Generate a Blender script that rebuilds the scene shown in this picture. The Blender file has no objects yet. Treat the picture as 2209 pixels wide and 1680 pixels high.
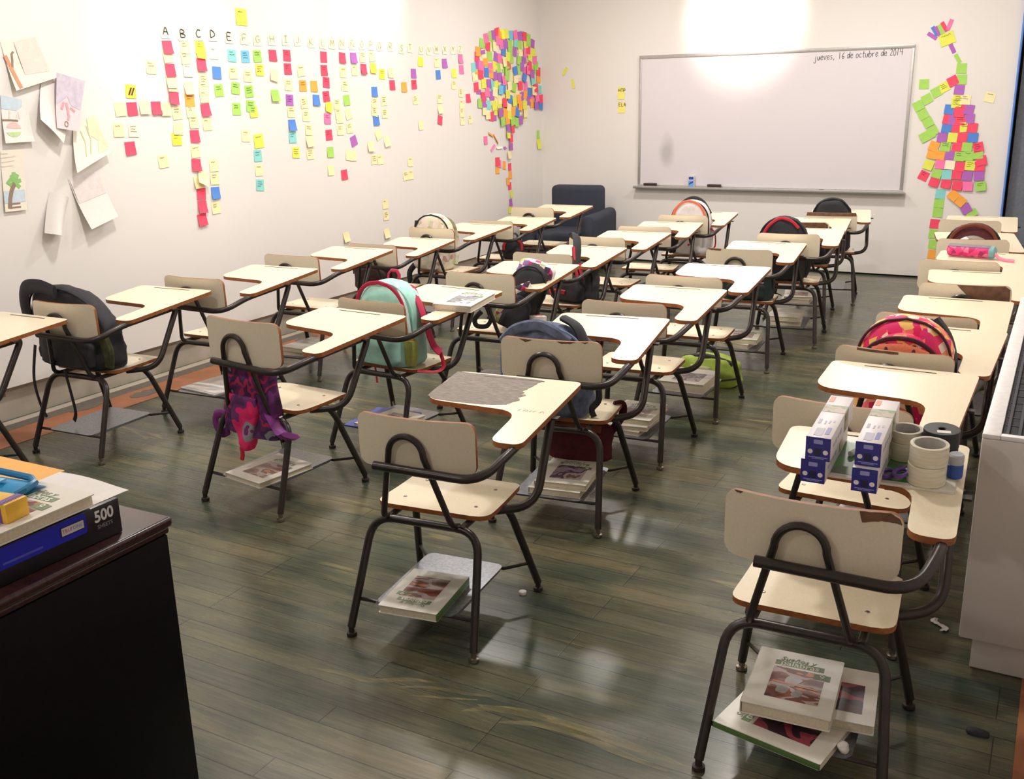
import bpy, bmesh, math, random
from mathutils import Vector, Matrix, noise
random.seed(7)
PI = math.pi
SC = bpy.context.scene
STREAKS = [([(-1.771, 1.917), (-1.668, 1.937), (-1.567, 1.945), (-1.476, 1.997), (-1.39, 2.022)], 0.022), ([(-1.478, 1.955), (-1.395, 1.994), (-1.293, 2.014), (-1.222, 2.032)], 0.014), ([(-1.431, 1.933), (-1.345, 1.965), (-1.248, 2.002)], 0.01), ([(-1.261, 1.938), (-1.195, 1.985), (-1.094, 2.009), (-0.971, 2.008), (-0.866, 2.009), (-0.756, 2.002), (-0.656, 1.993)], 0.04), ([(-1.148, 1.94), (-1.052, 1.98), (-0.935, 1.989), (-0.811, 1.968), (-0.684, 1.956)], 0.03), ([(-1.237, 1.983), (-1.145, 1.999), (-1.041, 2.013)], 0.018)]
COL = SC.collection

# ------------------------------------------------------------------ materials
def lin(c):
    return tuple(((v/255)/12.92 if v/255 <= .04045 else ((v/255+.055)/1.055)**2.4) for v in c)
class NT:
    def __init__(s, name):
        s.m = bpy.data.materials.new(name); s.m.use_nodes = True
        s.t = s.m.node_tree; s.b = s.t.nodes['Principled BSDF']
    def n(s, typ, **kw):
        nd = s.t.nodes.new(typ)
        for k, v in kw.items():
            if k in nd.inputs: nd.inputs[k].default_value = v
            else: setattr(nd, k, v)
        return nd
    def l(s, a, b): s.t.links.new(a, b)
    def coord(s, scale=(1, 1, 1), rot=(0, 0, 0), kind='Object'):
        tc = s.n('ShaderNodeTexCoord'); mp = s.n('ShaderNodeMapping')
        mp.inputs['Scale'].default_value = scale; mp.inputs['Rotation'].default_value = rot
        s.l(tc.outputs[kind], mp.inputs['Vector']); return mp.outputs['Vector']
    def ramp(s, fac, stops, interp='LINEAR'):
        r = s.n('ShaderNodeValToRGB'); r.color_ramp.interpolation = interp
        el = r.color_ramp.elements
        while len(el) < len(stops): el.new(.5)
        for e, (p, c) in zip(el, stops):
            e.position = p; e.color = (*c, 1)
        s.l(fac, r.inputs['Fac']); return r.outputs['Color']
    def mix(s, fac, a, b, mode='MIX'):
        x = s.n('ShaderNodeMix', data_type='RGBA', blend_type=mode)
        for sock, v in ((x.inputs[0], fac), (x.inputs[6], a), (x.inputs[7], b)):
            if isinstance(v, (int, float)): sock.default_value = v
            elif isinstance(v, tuple): sock.default_value = (*v[:3], 1)
            else: s.l(v, sock)
        return x.outputs[2]
    def math(s, op, a, b=None):
        x = s.n('ShaderNodeMath', operation=op)
        for i, v in enumerate((a, b)):
            if v is None: continue
            if isinstance(v, (int, float)): x.inputs[i].default_value = v
            else: s.l(v, x.inputs[i])
        return x.outputs[0]
    def bump(s, h, strength=.2, dist=.01):
        b = s.n('ShaderNodeBump'); b.inputs['Strength'].default_value = strength
        b.inputs['Distance'].default_value = dist
        s.l(h, b.inputs['Height']); s.l(b.outputs[0], s.b.inputs['Normal'])
MATS = {}
def mat(name, rgb, rough=.5, metal=0., var=.06, vscale=40., bump=0., spec=.5, trans=0., alpha=1., coat=0., bscale=None):
    if name in MATS: return MATS[name]
    t = NT(name); c = lin(rgb)
    v = t.coord()
    nz = t.n('ShaderNodeTexNoise'); nz.inputs['Scale'].default_value = vscale; nz.inputs['Detail'].default_value = 3
    t.l(v, nz.inputs['Vector'])
    lo = tuple(x*(1-var) for x in c); hi = tuple(min(1, x*(1+var)) for x in c)
    t.l(t.ramp(nz.outputs['Fac'], [(.3, lo), (.7, hi)]), t.b.inputs['Base Color'])
    t.b.inputs['Roughness'].default_value = rough; t.b.inputs['Metallic'].default_value = metal
    t.b.inputs['Specular IOR Level'].default_value = spec
    t.b.inputs['Transmission Weight'].default_value = trans; t.b.inputs['Alpha'].default_value = alpha
    t.b.inputs['Coat Weight'].default_value = coat
    if bump:
        if bscale:
            n2 = t.n('ShaderNodeTexNoise'); n2.inputs['Scale'].default_value = bscale; t.l(v, n2.inputs['Vector'])
            t.bump(n2.outputs['Fac'], bump, .002)
        else: t.bump(nz.outputs['Fac'], bump, .004)
    MATS[name] = t.m; return t.m
def cells(name, cols, scale=14., rough=.85, kind='VORONOI', rot=(0, 0, 0), stretch=(1, 1, 1), bump=.15):
    """fabric print: irregular patches of several dyes"""
    t = NT(name); v = t.coord(stretch, rot)
    if kind == 'VORONOI':
        x = t.n('ShaderNodeTexVoronoi'); x.inputs['Scale'].default_value = scale; x.inputs['Randomness'].default_value = 1
        t.l(v, x.inputs['Vector']); sp = t.n('ShaderNodeSeparateColor'); t.l(x.outputs['Color'], sp.inputs[0]); f = sp.outputs[0]
    elif kind == 'NOISE':
        x = t.n('ShaderNodeTexNoise'); x.inputs['Scale'].default_value = scale; x.inputs['Detail'].default_value = 2
        t.l(v, x.inputs['Vector']); f = t.math('MULTIPLY_ADD', x.outputs['Fac'], 2.2); t.t.nodes[-1].inputs[2].default_value = -.6
    else:   # square cells
        x = t.n('ShaderNodeTexVoronoi'); x.distance = 'CHEBYCHEV'; x.inputs['Scale'].default_value = scale; x.inputs['Randomness'].default_value = 0
        t.l(v, x.inputs['Vector']); sp = t.n('ShaderNodeSeparateColor'); t.l(x.outputs['Color'], sp.inputs[0]); f = sp.outputs[0]
    n = len(cols)
    t.l(t.ramp(f, [(i/n, lin(c)) for i, c in enumerate(cols)], 'CONSTANT'), t.b.inputs['Base Color'])
    t.b.inputs['Roughness'].default_value = rough
    nz = t.n('ShaderNodeTexNoise'); nz.inputs['Scale'].default_value = 60; t.l(t.coord(), nz.inputs['Vector'])
    t.bump(nz.outputs['Fac'], bump, .004)
    MATS[name] = t.m; return t.m

# laminate, frames
LAM = mat('cream_laminate', (236, 222, 194), .30, var=.035, vscale=180, bump=.02)
LAMB = mat('laminate_back_panel', (232, 219, 194), .42, var=.03, vscale=180, bump=.02)
LAM_GLARE = mat('glare_whitened_laminate', (250, 247, 238), .16, var=.01, vscale=180)  # glare on a single tablet, put into a whiter laminate colour
EDGE = mat('brown_plywood_edge', (150, 88, 44), .5, var=.25, vscale=60)
FRAME = mat('dark_brown_painted_steel', (58, 51, 49), .32, metal=.35, var=.15, vscale=30)
CHROME = mat('worn_nickel', (150, 140, 130), .3, metal=.9, var=.2)
RUBBER = mat('dark_rubber_glide', (46, 34, 30), .6)
RACKM = mat('galvanised_rack_sheet', (140, 142, 148), .33, metal=.75, var=.22, vscale=120, bump=.04)
WORN = None
def worn_material():
    t = NT('bare_worn_board'); v = t.coord((18, 60, 40), (0, 0, .5))
    nz = t.n('ShaderNodeTexNoise'); nz.inputs['Scale'].default_value = 2.2; nz.inputs['Detail'].default_value = 6; nz.inputs['Roughness'].default_value = .7
    t.l(v, nz.inputs['Vector'])
    t.l(t.ramp(nz.outputs['Fac'], [(.25, lin((88, 74, 64))), (.5, lin((124, 112, 102))), (.75, lin((154, 143, 134)))]), t.b.inputs['Base Color'])
    t.b.inputs['Roughness'].default_value = .55; t.bump(nz.outputs['Fac'], .3, .003); return t.m
WORN = worn_material()
BROWNP = mat('brown_bare_core', (112, 78, 56), .6, var=.3, vscale=30, bump=.1)
INK = mat('pen_ink', (52, 46, 44), .6)
INKF = mat('faint_pencil', (188, 174, 130), .7)
GRAPH = mat('groove_shadow_line', (70, 58, 46), .7)

# ------------------------------------------------------------------ mesh helpers
class MB:
    def __init__(s): s.v = []; s.f = []; s.mi = []
    def add(s, vs, fs, m=0):
        o = len(s.v); s.v += [Vector(p) for p in vs]
        for f in fs: s.f.append([i+o for i in f]); s.mi.append(m)
    def box(s, c, d, m=0, rz=0., M=None):
        hx, hy, hz = d[0]/2, d[1]/2, d[2]/2
        vs = [Vector((x, y, z)) for z in (-hz, hz) for y in (-hy, hy) for x in (-hx, hx)]
        R = M or Matrix.Rotation(rz, 4, 'Z')
        vs = [R @ p + Vector(c) for p in vs]
        s.add(vs, [(0, 2, 3, 1), (4, 5, 7, 6), (0, 1, 5, 4), (2, 6, 7, 3), (0, 4, 6, 2), (1, 3, 7, 5)], m)
    def bbox(s, c, d, b=.004, m=0, rz=0., seg=2):
        """box with rounded edges"""
        bm = bmesh.new(); bmesh.ops.create_cube(bm, size=1)
        for v in bm.verts: v.co = Vector((v.co.x*d[0], v.co.y*d[1], v.co.z*d[2]))
        bmesh.ops.bevel(bm, geom=list(bm.edges), offset=min(b, min(d)*.45), segments=seg, affect='EDGES', profile=.5)
        s.frombm(bm, m, Matrix.Translation(c) @ Matrix.Rotation(rz, 4, 'Z'))
    def frombm(s, bm, m=0, M=Matrix()):
        bm.verts.index_update()
        s.add([M @ v.co for v in bm.verts], [[v.index for v in f.verts] for f in bm.faces], m); bm.free()
    def cyl(s, a, b, r, n=16, m=0, r2=None, caps=True):
        a, b = Vector(a), Vector(b); d = (b-a).normalized(); r2 = r if r2 is None else r2
        u = d.orthogonal().normalized(); w = d.cross(u)
        ring = lambda c, rr: [c + rr*(math.cos(2*PI*i/n)*u + math.sin(2*PI*i/n)*w) for i in range(n)]
        vs = ring(a, r)+ring(b, r2)
        fs = [(i, (i+1) % n, n+(i+1) % n, n+i) for i in range(n)]
        if caps: fs += [tuple(range(n-1, -1, -1)), tuple(range(n, 2*n))]
        s.add(vs, fs, m)
    def lathe(s, prof, c=(0, 0, 0), n=32, m=0, closed=False):
        k = len(prof); vs = []
        for r, z in prof: vs += [Vector(c)+Vector((r*math.cos(2*PI*i/n), r*math.sin(2*PI*i/n), z)) for i in range(n)]
        fs = []
        for j in range(k if closed else k-1):
            j2 = (j+1) % k
            for i in range(n):
                fs.append((j*n+i, j*n+(i+1) % n, j2*n+(i+1) % n, j2*n+i))
        s.add(vs, fs, m)
    def tube(s, pts, r, n=8, m=0, flat=1., up=None, caps=True, closed=False):
        P = [Vector(p) for p in pts]; k = len(P)
        if k < 2: return
        T = []
        for i in range(k):
            a = P[(i-1) % k] if (closed or i > 0) else P[i]; b = P[(i+1) % k] if (closed or i < k-1) else P[i]
            T.append((b-a).normalized())
        u = Vector(up).normalized() if up else T[0].orthogonal().normalized()
        vs = []
        for i in range(k):
            u = u - u.dot(T[i])*T[i]
            u = u.normalized() if u.length > 1e-6 else T[i].orthogonal().normalized()
            w = T[i].cross(u); rr = r[i] if isinstance(r, (list, tuple)) else r
            for j in range(n):
                a = 2*PI*j/n; vs.append(P[i]+rr*(math.cos(a)*w+flat*math.sin(a)*u))
        fs = []
        for i in range(k if closed else k-1):
            i2 = (i+1) % k
            for j in range(n): fs.append((i*n+j, i*n+(j+1) % n, i2*n+(j+1) % n, i2*n+j))
        if caps and not closed: fs += [tuple(range(n-1, -1, -1)), tuple(range((k-1)*n, k*n))]
        s.add(vs, fs, m)
    def plate(s, out, z0, z1, mtop=0, mside=0, M=None, zf=None):
        n = len(out); M = M or Matrix()
        zz = zf or (lambda x, y: 0.)
        vs = [M @ Vector((x, y, z0+zz(x, y))) for x, y in out]+[M @ Vector((x, y, z1+zz(x, y))) for x, y in out]
        s.add(vs, [tuple(range(n, 2*n))], mtop); s.add(vs, [tuple(range(n-1, -1, -1))], mtop)
        s.add(vs, [(i, (i+1) % n, n+(i+1) % n, n+i) for i in range(n)], mside)
    def ribbon(s, pts, w, off=0., m=0):
        """flat stroke in the local xy plane"""
        P = [Vector((p[0], p[1], 0)) for p in pts]; L = []; k = len(P)
        for i in range(k):
            d = (P[min(i+1, k-1)]-P[max(i-1, 0)])
            d = d.normalized() if d.length > 1e-9 else Vector((1, 0, 0))
            nrm = Vector((-d.y, d.x, 0))*w/2
            L += [P[i]+nrm+Vector((0, 0, off)), P[i]-nrm+Vector((0, 0, off))]
        s.add(L, [(2*i, 2*i+1, 2*i+3, 2*i+2) for i in range(k-1)], m)
    def grid(s, fn, nu, nv, m=0, wrapu=False):
        vs = [fn(i/nu, j/nv) for j in range(nv+1) for i in range(nu+1)]
        s.add(vs, [(j*(nu+1)+i, j*(nu+1)+i+1, (j+1)*(nu+1)+i+1, (j+1)*(nu+1)+i) for j in range(nv) for i in range(nu)], m)
    def build(s, name, mats, parent=None, smooth=True, ang=38, M=None, merge=True):
        me = bpy.data.meshes.new(name); me.from_pydata([tuple(v) for v in s.v], [], s.f)
        for m in (mats if isinstance(mats, (list, tuple)) else [mats]): me.materials.append(m)
        for p, i in zip(me.polygons, s.mi): p.material_index = i
        if merge:
            bm = bmesh.new(); bm.from_mesh(me); bmesh.ops.remove_doubles(bm, verts=bm.verts, dist=1e-5)
            bmesh.ops.recalc_face_normals(bm, faces=bm.faces); bm.to_mesh(me); bm.free()
        if smooth:
            me.shade_smooth(); me.set_sharp_from_angle(angle=math.radians(ang))
        me.update()
        o = bpy.data.objects.new(name, me); COL.objects.link(o)
        if parent: o.parent = parent
        if M is not None: o.matrix_basis = M
        return o
def tag(o, label=None, cat=None, group=None, kind=None):
    if label: o['label'] = label
    if cat: o['category'] = cat
    if group: o['group'] = group
    if kind: o['kind'] = kind
    return o
def thing(name, label, cat, loc=(0, 0, 0), rz=0., group=None, sc=1., M=None):
    o = bpy.data.objects.new(name, None); COL.objects.link(o); o.empty_display_size = .05
    if M is not None: o.matrix_basis = M
    else:
        o.location = loc; o.rotation_euler = (0, 0, rz); o.scale = (sc,)*3
    return tag(o, label, cat, group)
def fillet(pts, r, n=6, closed=False):
    P = [Vector(p) for p in pts]; out = []; k = len(P)
    for i in range(k):
        if not closed and i in (0, k-1): out.append(P[i]); continue
        rr = r[i] if isinstance(r, (list, tuple)) else r
        a, b, c = P[(i-1) % k], P[i], P[(i+1) % k]
        if rr <= 0: out.append(b); continue
        da, dc = a-b, c-b; t = min(rr, da.length*.49, dc.length*.49)
        p0 = b+da.normalized()*t; p1 = b+dc.normalized()*t
        for j in range(n+1):
            q = j/n; out.append((1-q)**2*p0+2*q*(1-q)*b+q*q*p1)
    return out
def round_poly(pts, r, n=5):
    return [(p.x, p.y) for p in fillet([(x, y, 0) for x, y in pts], r, n, True)]
def rrect(w, h, r, n=5, cx=0., cy=0.):
    return round_poly([(cx-w/2, cy-h/2), (cx+w/2, cy-h/2), (cx+w/2, cy+h/2), (cx-w/2, cy+h/2)], r, n)
def text_mesh(name, body, size, m, parent, M, shear=0., depth=.0003, align='CENTER', sx=1., bold=0.):
    cu = bpy.data.curves.new(name, 'FONT'); cu.body = body; cu.size = size; cu.align_x = align; cu.align_y = 'CENTER'
    cu.shear = shear; cu.extrude = depth/2; cu.resolution_u = 3; cu.offset = bold
    t = bpy.data.objects.new(name, cu); COL.objects.link(t)
    dg = bpy.context.evaluated_depsgraph_get(); dg.update()
    me = bpy.data.meshes.new_from_object(t.evaluated_get(dg)); me.name = name
    bpy.data.objects.remove(t)
    me.materials.clear(); me.materials.append(m)
    o = bpy.data.objects.new(name, me); COL.objects.link(o); o.parent = parent
    o.matrix_basis = M @ Matrix.Diagonal((sx, 1, 1, 1)); return o
STROKES = {
 'A': [[(0, 0), (.5, 1), (1, 0)], [(.2, .4), (.8, .4)]], 'B': [[(0, 0), (0, 1), (.7, .9), (.65, .6), (.05, .52), (.85, .35), (.75, .05), (0, 0)]],
 'C': [[(1, .9), (.5, 1), (.05, .55), (.3, .05), (1, .1)]], 'D': [[(0, 0), (.1, 1), (.8, .75), (.9, .3), (0, 0)]],
 'E': [[(.9, 1), (0, 1), (0, 0), (.9, 0)], [(0, .5), (.7, .5)]], 'F': [[(.9, 1), (0, 1), (0, 0)], [(0, .5), (.7, .5)]],
 'G': [[(.95, .9), (.4, 1), (.05, .5), (.4, 0), (.95, .2), (.95, .45), (.6, .45)]], 'H': [[(0, 0), (0, 1)], [(1, 0), (1, 1)], [(0, .5), (1, .5)]],
 'I': [[(.5, 0), (.5, 1)], [(.1, 1), (.9, 1)], [(.1, 0), (.9, 0)]], 'J': [[(.8, 1), (.8, .2), (.4, 0), (.1, .25)]],
 'K': [[(0, 0), (0, 1)], [(.9, 1), (.05, .45), (.95, 0)]], 'L': [[(.1, 1), (.1, 0), (.9, 0)]], 'M': [[(0, 0), (.1, 1), (.5, .3), (.9, 1), (1, 0)]],
 'N': [[(0, 0), (0, 1), (1, 0), (1, 1)]], 'Ñ': [[(0, 0), (0, .8), (1, 0), (1, .8)], [(.2, 1), (.45, 1.1), (.6, .98), (.85, 1.1)]],
 'O': [[(.5, 1), (.05, .6), (.2, .05), (.7, 0), (.98, .5), (.5, 1)]], 'P': [[(0, 0), (0, 1), (.85, .85), (.8, .5), (0, .45)]],
 'Q': [[(.5, 1), (.05, .6), (.2, .05), (.7, 0), (.98, .5), (.5, 1)], [(.6, .3), (1, -.1)]], 'R': [[(0, 0), (0, 1), (.85, .85), (.8, .5), (0, .45), (.9, 0)]],
 'S': [[(.9, .9), (.4, 1), (.1, .72), (.85, .35), (.6, 0), (.05, .1)]], 'T': [[(.5, 0), (.5, 1)], [(0, 1), (1, 1)]], 'U': [[(0, 1), (.05, .2), (.5, 0), (.95, .2), (1, 1)]],
 'V': [[(0, 1), (.5, 0), (1, 1)]], 'W': [[(0, 1), (.25, 0), (.5, .7), (.75, 0), (1, 1)]], 'X': [[(0, 0), (1, 1)], [(0, 1), (1, 0)]],
 'Y': [[(0, 1), (.5, .5), (1, 1)], [(.5, .5), (.5, 0)]], 'Z': [[(0, 1), (1, 1), (0, 0), (1, 0)]],
 'j': [[(.5, .62), (.45, -.3), (.1, -.45), (-.2, -.25)], [(.55, .85), (.58, .88)]], 'u': [[(0, .6), (.05, .08), (.45, 0), (.8, .6), (.85, 0)]],
 'e': [[(.1, .3), (.8, .4), (.6, .62), (.2, .55), (.08, .2), (.4, 0), (.9, .15)]], 'v': [[(0, .6), (.4, 0), (.85, .65)]],
 's': [[(.8, .55), (.4, .62), (.2, .42), (.7, .22), (.5, 0), (.05, .05)]], ',': [[(.3, .08), (.15, -.2)]],
 '1': [[(.4, 1), (.35, 0)]], '6': [[(.8, 1), (.2, .5), (.15, .1), (.6, 0), (.8, .3), (.2, .35)]], 'd': [[(.8, .5), (.4, .62), (.05, .3), (.35, 0), (.8, .4), (.95, 1), (.85, 0)]],
 'o': [[(.45, .62), (.08, .4), (.2, .02), (.7, .05), (.85, .45), (.45, .62)]], 'c': [[(.85, .52), (.45, .62), (.08, .3), (.4, 0), (.85, .12)]],
 't': [[(.45, .95), (.4, .08), (.75, .02)], [(.05, .62), (.85, .66)]], 'b': [[(.1, 1), (.08, 0), (.6, .02), (.85, .35), (.5, .6), (.1, .4)]],
 'r': [[(.1, .6), (.12, 0), (.2, .4), (.7, .62)]], '2': [[(.1, .8), (.5, 1), (.8, .75), (.1, .05), (.95, .08)]],
 '0': [[(.5, 1), (.1, .6), (.2, .05), (.65, 0), (.9, .5), (.5, 1)]], '4': [[(.1, 1), (.1, .5), (.9, .5)], [(.8, 1), (.75, 0)]],
}
def smooth2(pts, n=4):
    if len(pts) < 3: return pts
    out = []
    for i in range(len(pts)-1):
        p0 = pts[max(i-1, 0)]; p1 = pts[i]; p2 = pts[i+1]; p3 = pts[min(i+2, len(pts)-1)]
        for j in range(n):
            t = j/n
            out.append(tuple(.5*((2*p1[k])+(-p0[k]+p2[k])*t+(2*p0[k]-5*p1[k]+4*p2[k]-p3[k])*t*t+(-p0[k]+3*p1[k]-3*p2[k]+p3[k])*t**3) for k in (0, 1)))
    return out+[pts[-1]]
def write(mb, body, x, y, h, wr=.6, gap=.25, w=.004, off=.0006, slope=0., jit=0.):
    for ch in body:
        if ch == ' ': x += h*wr*.8; continue
        for st in STROKES.get(ch, []):
            mb.ribbon([(x+p[0]*h*wr, y+p[1]*h+slope*(p[0]*h*wr)) for p in smooth2(st)], w, off)
        x += h*(wr+gap); y += slope*h*(wr+gap)
    return x
def basis(o, u, v):
    u, v = Vector(u).normalized(), Vector(v).normalized(); n = u.cross(v)
    return Matrix(((u.x, v.x, n.x, o[0]), (u.y, v.y, n.y, o[1]), (u.z, v.z, n.z, o[2]), (0, 0, 0, 1)))
def Tm(x, y, z=0): return Matrix.Translation((x, y, z))
def Rz(a): return Matrix.Rotation(a, 4, 'Z')
XW, YW = -4.742, 9.225           # left wall face, back wall face
XR, YN, ZC = .42, -1.6, 3.0      # right wall, wall behind, ceiling
def onL(y, z, d=0.): return basis((XW+d, y, z), (0, 1, 0), (0, 0, 1))
def onB(x, z, d=0.): return basis((x, YW-d, z), (1, 0, 0), (0, 0, 1))

# ------------------------------------------------------------------ camera
cam = bpy.data.cameras.new('camera'); co = bpy.data.objects.new('camera', cam); COL.objects.link(co)
R_ = Vector((.87577, .48225, -.02133)).normalized(); U_ = Vector((-.11776, .2563, .9594)); U_ = (U_-U_.dot(R_)*R_).normalized(); B_ = R_.cross(U_)
co.matrix_world = Matrix(((R_.x, U_.x, B_.x, 0), (R_.y, U_.y, B_.y, 0), (R_.z, U_.z, B_.z, 1.57355), (0, 0, 0, 1)))
cam.sensor_fit = 'HORIZONTAL'; cam.sensor_width = 36; cam.lens = 36*2132.08/2209; cam.clip_start = .02
SC.camera = co

# ------------------------------------------------------------------ room shell
def wall_mat(name, rgb):
    t = NT(name); v = t.coord()
    a = t.n('ShaderNodeTexNoise'); a.inputs['Scale'].default_value = .8; a.inputs['Detail'].default_value = 4; t.l(v, a.inputs['Vector'])
    c = lin(rgb)
    t.l(t.ramp(a.outputs['Fac'], [(.35, tuple(x*.97 for x in c)), (.7, c)]), t.b.inputs['Base Color'])
    b = t.n('ShaderNodeTexNoise'); b.inputs['Scale'].default_value = 160; t.l(v, b.inputs['Vector'])
    t.bump(b.outputs['Fac'], .06, .002); t.b.inputs['Roughness'].default_value = .62; return t.m
WALL = wall_mat('white_wall_paint', (235, 230, 226))
CEIL = mat('white_ceiling_paint', (232, 230, 226), .8)
PLINTH = mat('beige_grey_plinth', (176, 166, 152), .6, var=.08, vscale=8)
def floor_mat():
    t = NT('stained_plank_floor')
    v = t.coord()
    br = t.n('ShaderNodeTexBrick'); br.offset = .37; br.offset_frequency = 3
    br.inputs['Scale'].default_value = 1; br.inputs['Mortar Size'].default_value = .0018; br.inputs['Mortar Smooth'].default_value = .3
    br.inputs['Brick Width'].default_value = 1.15; br.inputs['Row Height'].default_value = .082; br.inputs['Bias'].default_value = 0
    br.inputs['Color1'].default_value = (0, 0, 0, 1); br.inputs['Color2'].default_value = (1, 1, 1, 1); br.inputs['Mortar'].default_value = (.5, .5, .5, 1)
    t.l(v, br.inputs['Vector'])
    def nz(sc, scale, det=4, rough=.6, dist=0.):
        m = t.coord(sc); x = t.n('ShaderNodeTexNoise'); x.inputs['Scale'].default_value = scale; x.inputs['Detail'].default_value = det
        x.inputs['Roughness'].default_value = rough; x.inputs['Distortion'].default_value = dist; t.l(m, x.inputs['Vector']); return x.outputs['Fac']
    big = nz((.8, 1.3, 1), 1.6, 3, .5, .4)
    mid = nz((.55, 2.8, 1), 2.6, 5, .62, .5)
    fine = nz((.8, 16, 1), 7.0, 5, .62, .25)
    c = t.ramp(mid, [(.28, lin((46, 56, 52))), (.44, lin((72, 78, 66))), (.57, lin((100, 97, 74))), (.72, lin((124, 110, 86)))])
    c2 = t.ramp(big, [(.32, lin((48, 60, 56))), (.5, lin((80, 84, 70))), (.68, lin((116, 104, 82)))])
    c = t.mix(.45, c, c2)
    pl = t.ramp(br.outputs['Color'], [(0, (.80, .84, .84)), (.5, (1, 1, 1)), (1, (1.16, 1.10, 1.02))])
    c = t.mix(1., c, pl, 'MULTIPLY')
    fr = t.ramp(fine, [(.33, (.70, .72, .72)), (.66, (1.26, 1.24, 1.16))])
    c = t.mix(1., c, fr, 'MULTIPLY')
    # pale grain streaks left in the stain
    st = nz((.42, 2.0, 1), 2.1, 2, .4, 1.6)
    sm = t.ramp(st, [(.655, (0, 0, 0)), (.675, (1, 1, 1)), (.70, (1, 1, 1)), (.715, (0, 0, 0))])
    gate = t.ramp(big, [(.50, (0, 0, 0)), (.62, (1, 1, 1))])
    k = t.mix(1., sm, gate, 'MULTIPLY'); bw = t.n('ShaderNodeRGBToBW'); t.l(k, bw.inputs[0])
    c = t.mix(t.math('MULTIPLY', bw.outputs[0], .45), c, lin((176, 158, 104)))
    c = t.mix(t.math('MULTIPLY', br.outputs['Fac'], .9), c, lin((40, 38, 34)))
    t.l(c, t.b.inputs['Base Color'])
    r = t.ramp(mid, [(.3, (.20,)*3), (.7, (.32,)*3)]); bw2 = t.n('ShaderNodeRGBToBW'); t.l(r, bw2.inputs[0]); t.l(bw2.outputs[0], t.b.inputs['Roughness'])
    t.b.inputs['Specular IOR Level'].default_value = .5
    h = t.math('SUBTRACT', t.math('MULTIPLY', fine, .25), br.outputs['Fac']); t.bump(h, .22, .0016)
    return t.m
FLOOR = floor_mat()
FLOOR_OBJ = None
def orange_mat():
    t = NT('terracotta_floor_border'); v = t.coord((1, 1, 1))
    a = t.n('ShaderNodeTexNoise'); a.inputs['Scale'].default_value = 5; a.inputs['Detail'].default_value = 5; t.l(v, a.inputs['Vector'])
    t.l(t.ramp(a.outputs['Fac'], [(.3, lin((142, 86, 56))), (.7, lin((170, 110, 76)))]), t.b.inputs['Base Color']); t.b.inputs['Roughness'].default_value = .4; return t.m
ORANGE = orange_mat(); GREYL = mat('grey_border_line', (98, 92, 84), .5, var=.15)
def structure(name, mb, m, **k):
    o = mb.build(name, m, **k); tag(o, kind='structure'); return o
b = MB(); b.box(((XW+XR)/2-.1, (YW+YN)/2, -.05), (XR-XW+1, YW-YN+1.2, .1)); FLOOR_OBJ = structure('floor', b, FLOOR, smooth=False)
# left wall is a panel that stops above the floor; behind it a recessed plinth
b = MB(); b.box((XW-.06, (YW+YN)/2, (ZC+.177)/2), (.12, YW-YN+.2, ZC-.177)); structure('wall_left', b, WALL, smooth=False)
b = MB(); b.box((XW-.08, (YW+YN)/2, .0885), (.09, YW-YN+.2, .177)); structure('baseboard_left', b, PLINTH, smooth=False)
XE = -.462
b = MB(); b.box(((XW-.12+XE)/2, YW+.06, ZC/2+.008), (XE-XW+.12, .12, ZC-.016)); structure('wall_back', b, WALL, smooth=False)
b = MB(); b.box(((XW+XE)/2, YW+.03, .008), (XE-XW, .03, .016)); structure('baseboard_back', b, mat('black_gap_strip', (22, 20, 20), .8), smooth=False)
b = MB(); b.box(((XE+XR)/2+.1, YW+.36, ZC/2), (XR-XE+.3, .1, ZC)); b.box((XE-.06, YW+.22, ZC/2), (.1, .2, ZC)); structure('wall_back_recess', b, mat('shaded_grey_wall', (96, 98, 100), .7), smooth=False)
b = MB(); b.box((XR+.06, (YW+YN)/2, ZC/2), (.12, YW-YN+.9, ZC)); structure('wall_right', b, WALL, smooth=False)
b = MB(); b.box(((XW+XR)/2, YN-.06, ZC/2), (XR-XW+.4, .12, ZC)); structure('wall_near', b, WALL, smooth=False)
b = MB(); b.box(((XW+XR)/2, (YW+YN)/2, ZC+.05), (XR-XW+.5, YW-YN+1.2, .1)); structure('ceiling', b, CEIL, smooth=False)
# painted floor border along both side walls
b = MB(); b.box((XW+.255, (YW+YN)/2, .0012), (.22, YW-YN, .0024))
structure('trim_1', b, ORANGE, smooth=False)
b = MB(); b.box((XW+.10, (YW+YN)/2, .0016), (.09, YW-YN, .0032)); structure('trim_2', b, GREYL, smooth=False)
b = MB(); b.box((XW+.025, (YW+YN)/2, .0012), (.07, YW-YN, .0024)); structure('trim_5', b, PLINTH, smooth=False)
for y, x in ((3.40, XW+.155), (3.735, XW+.245), (5.2, XW+.2)):
    b = MB(); b.plate([(x+.05*math.cos(a*PI/10)*(1+.2*math.sin(3*a)), y+.105*math.sin(a*PI/10)) for a in range(20)], .0024, .0040)
    tag(b.build('dark_knot', GREYL, smooth=False), {3.40: 'larger dark oval knot across the edge of the orange floor border', 3.735: 'dark oval knot inside the orange floor border beside the black bag', 5.2: 'dark oval knot on the orange floor border farther along the wall'}[y], 'knot')
b = MB(); b.box((.245, (YW+YN)/2, .0012), (.39, YW-YN, .0024)); structure('trim_3', b, ORANGE, smooth=False)
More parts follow.
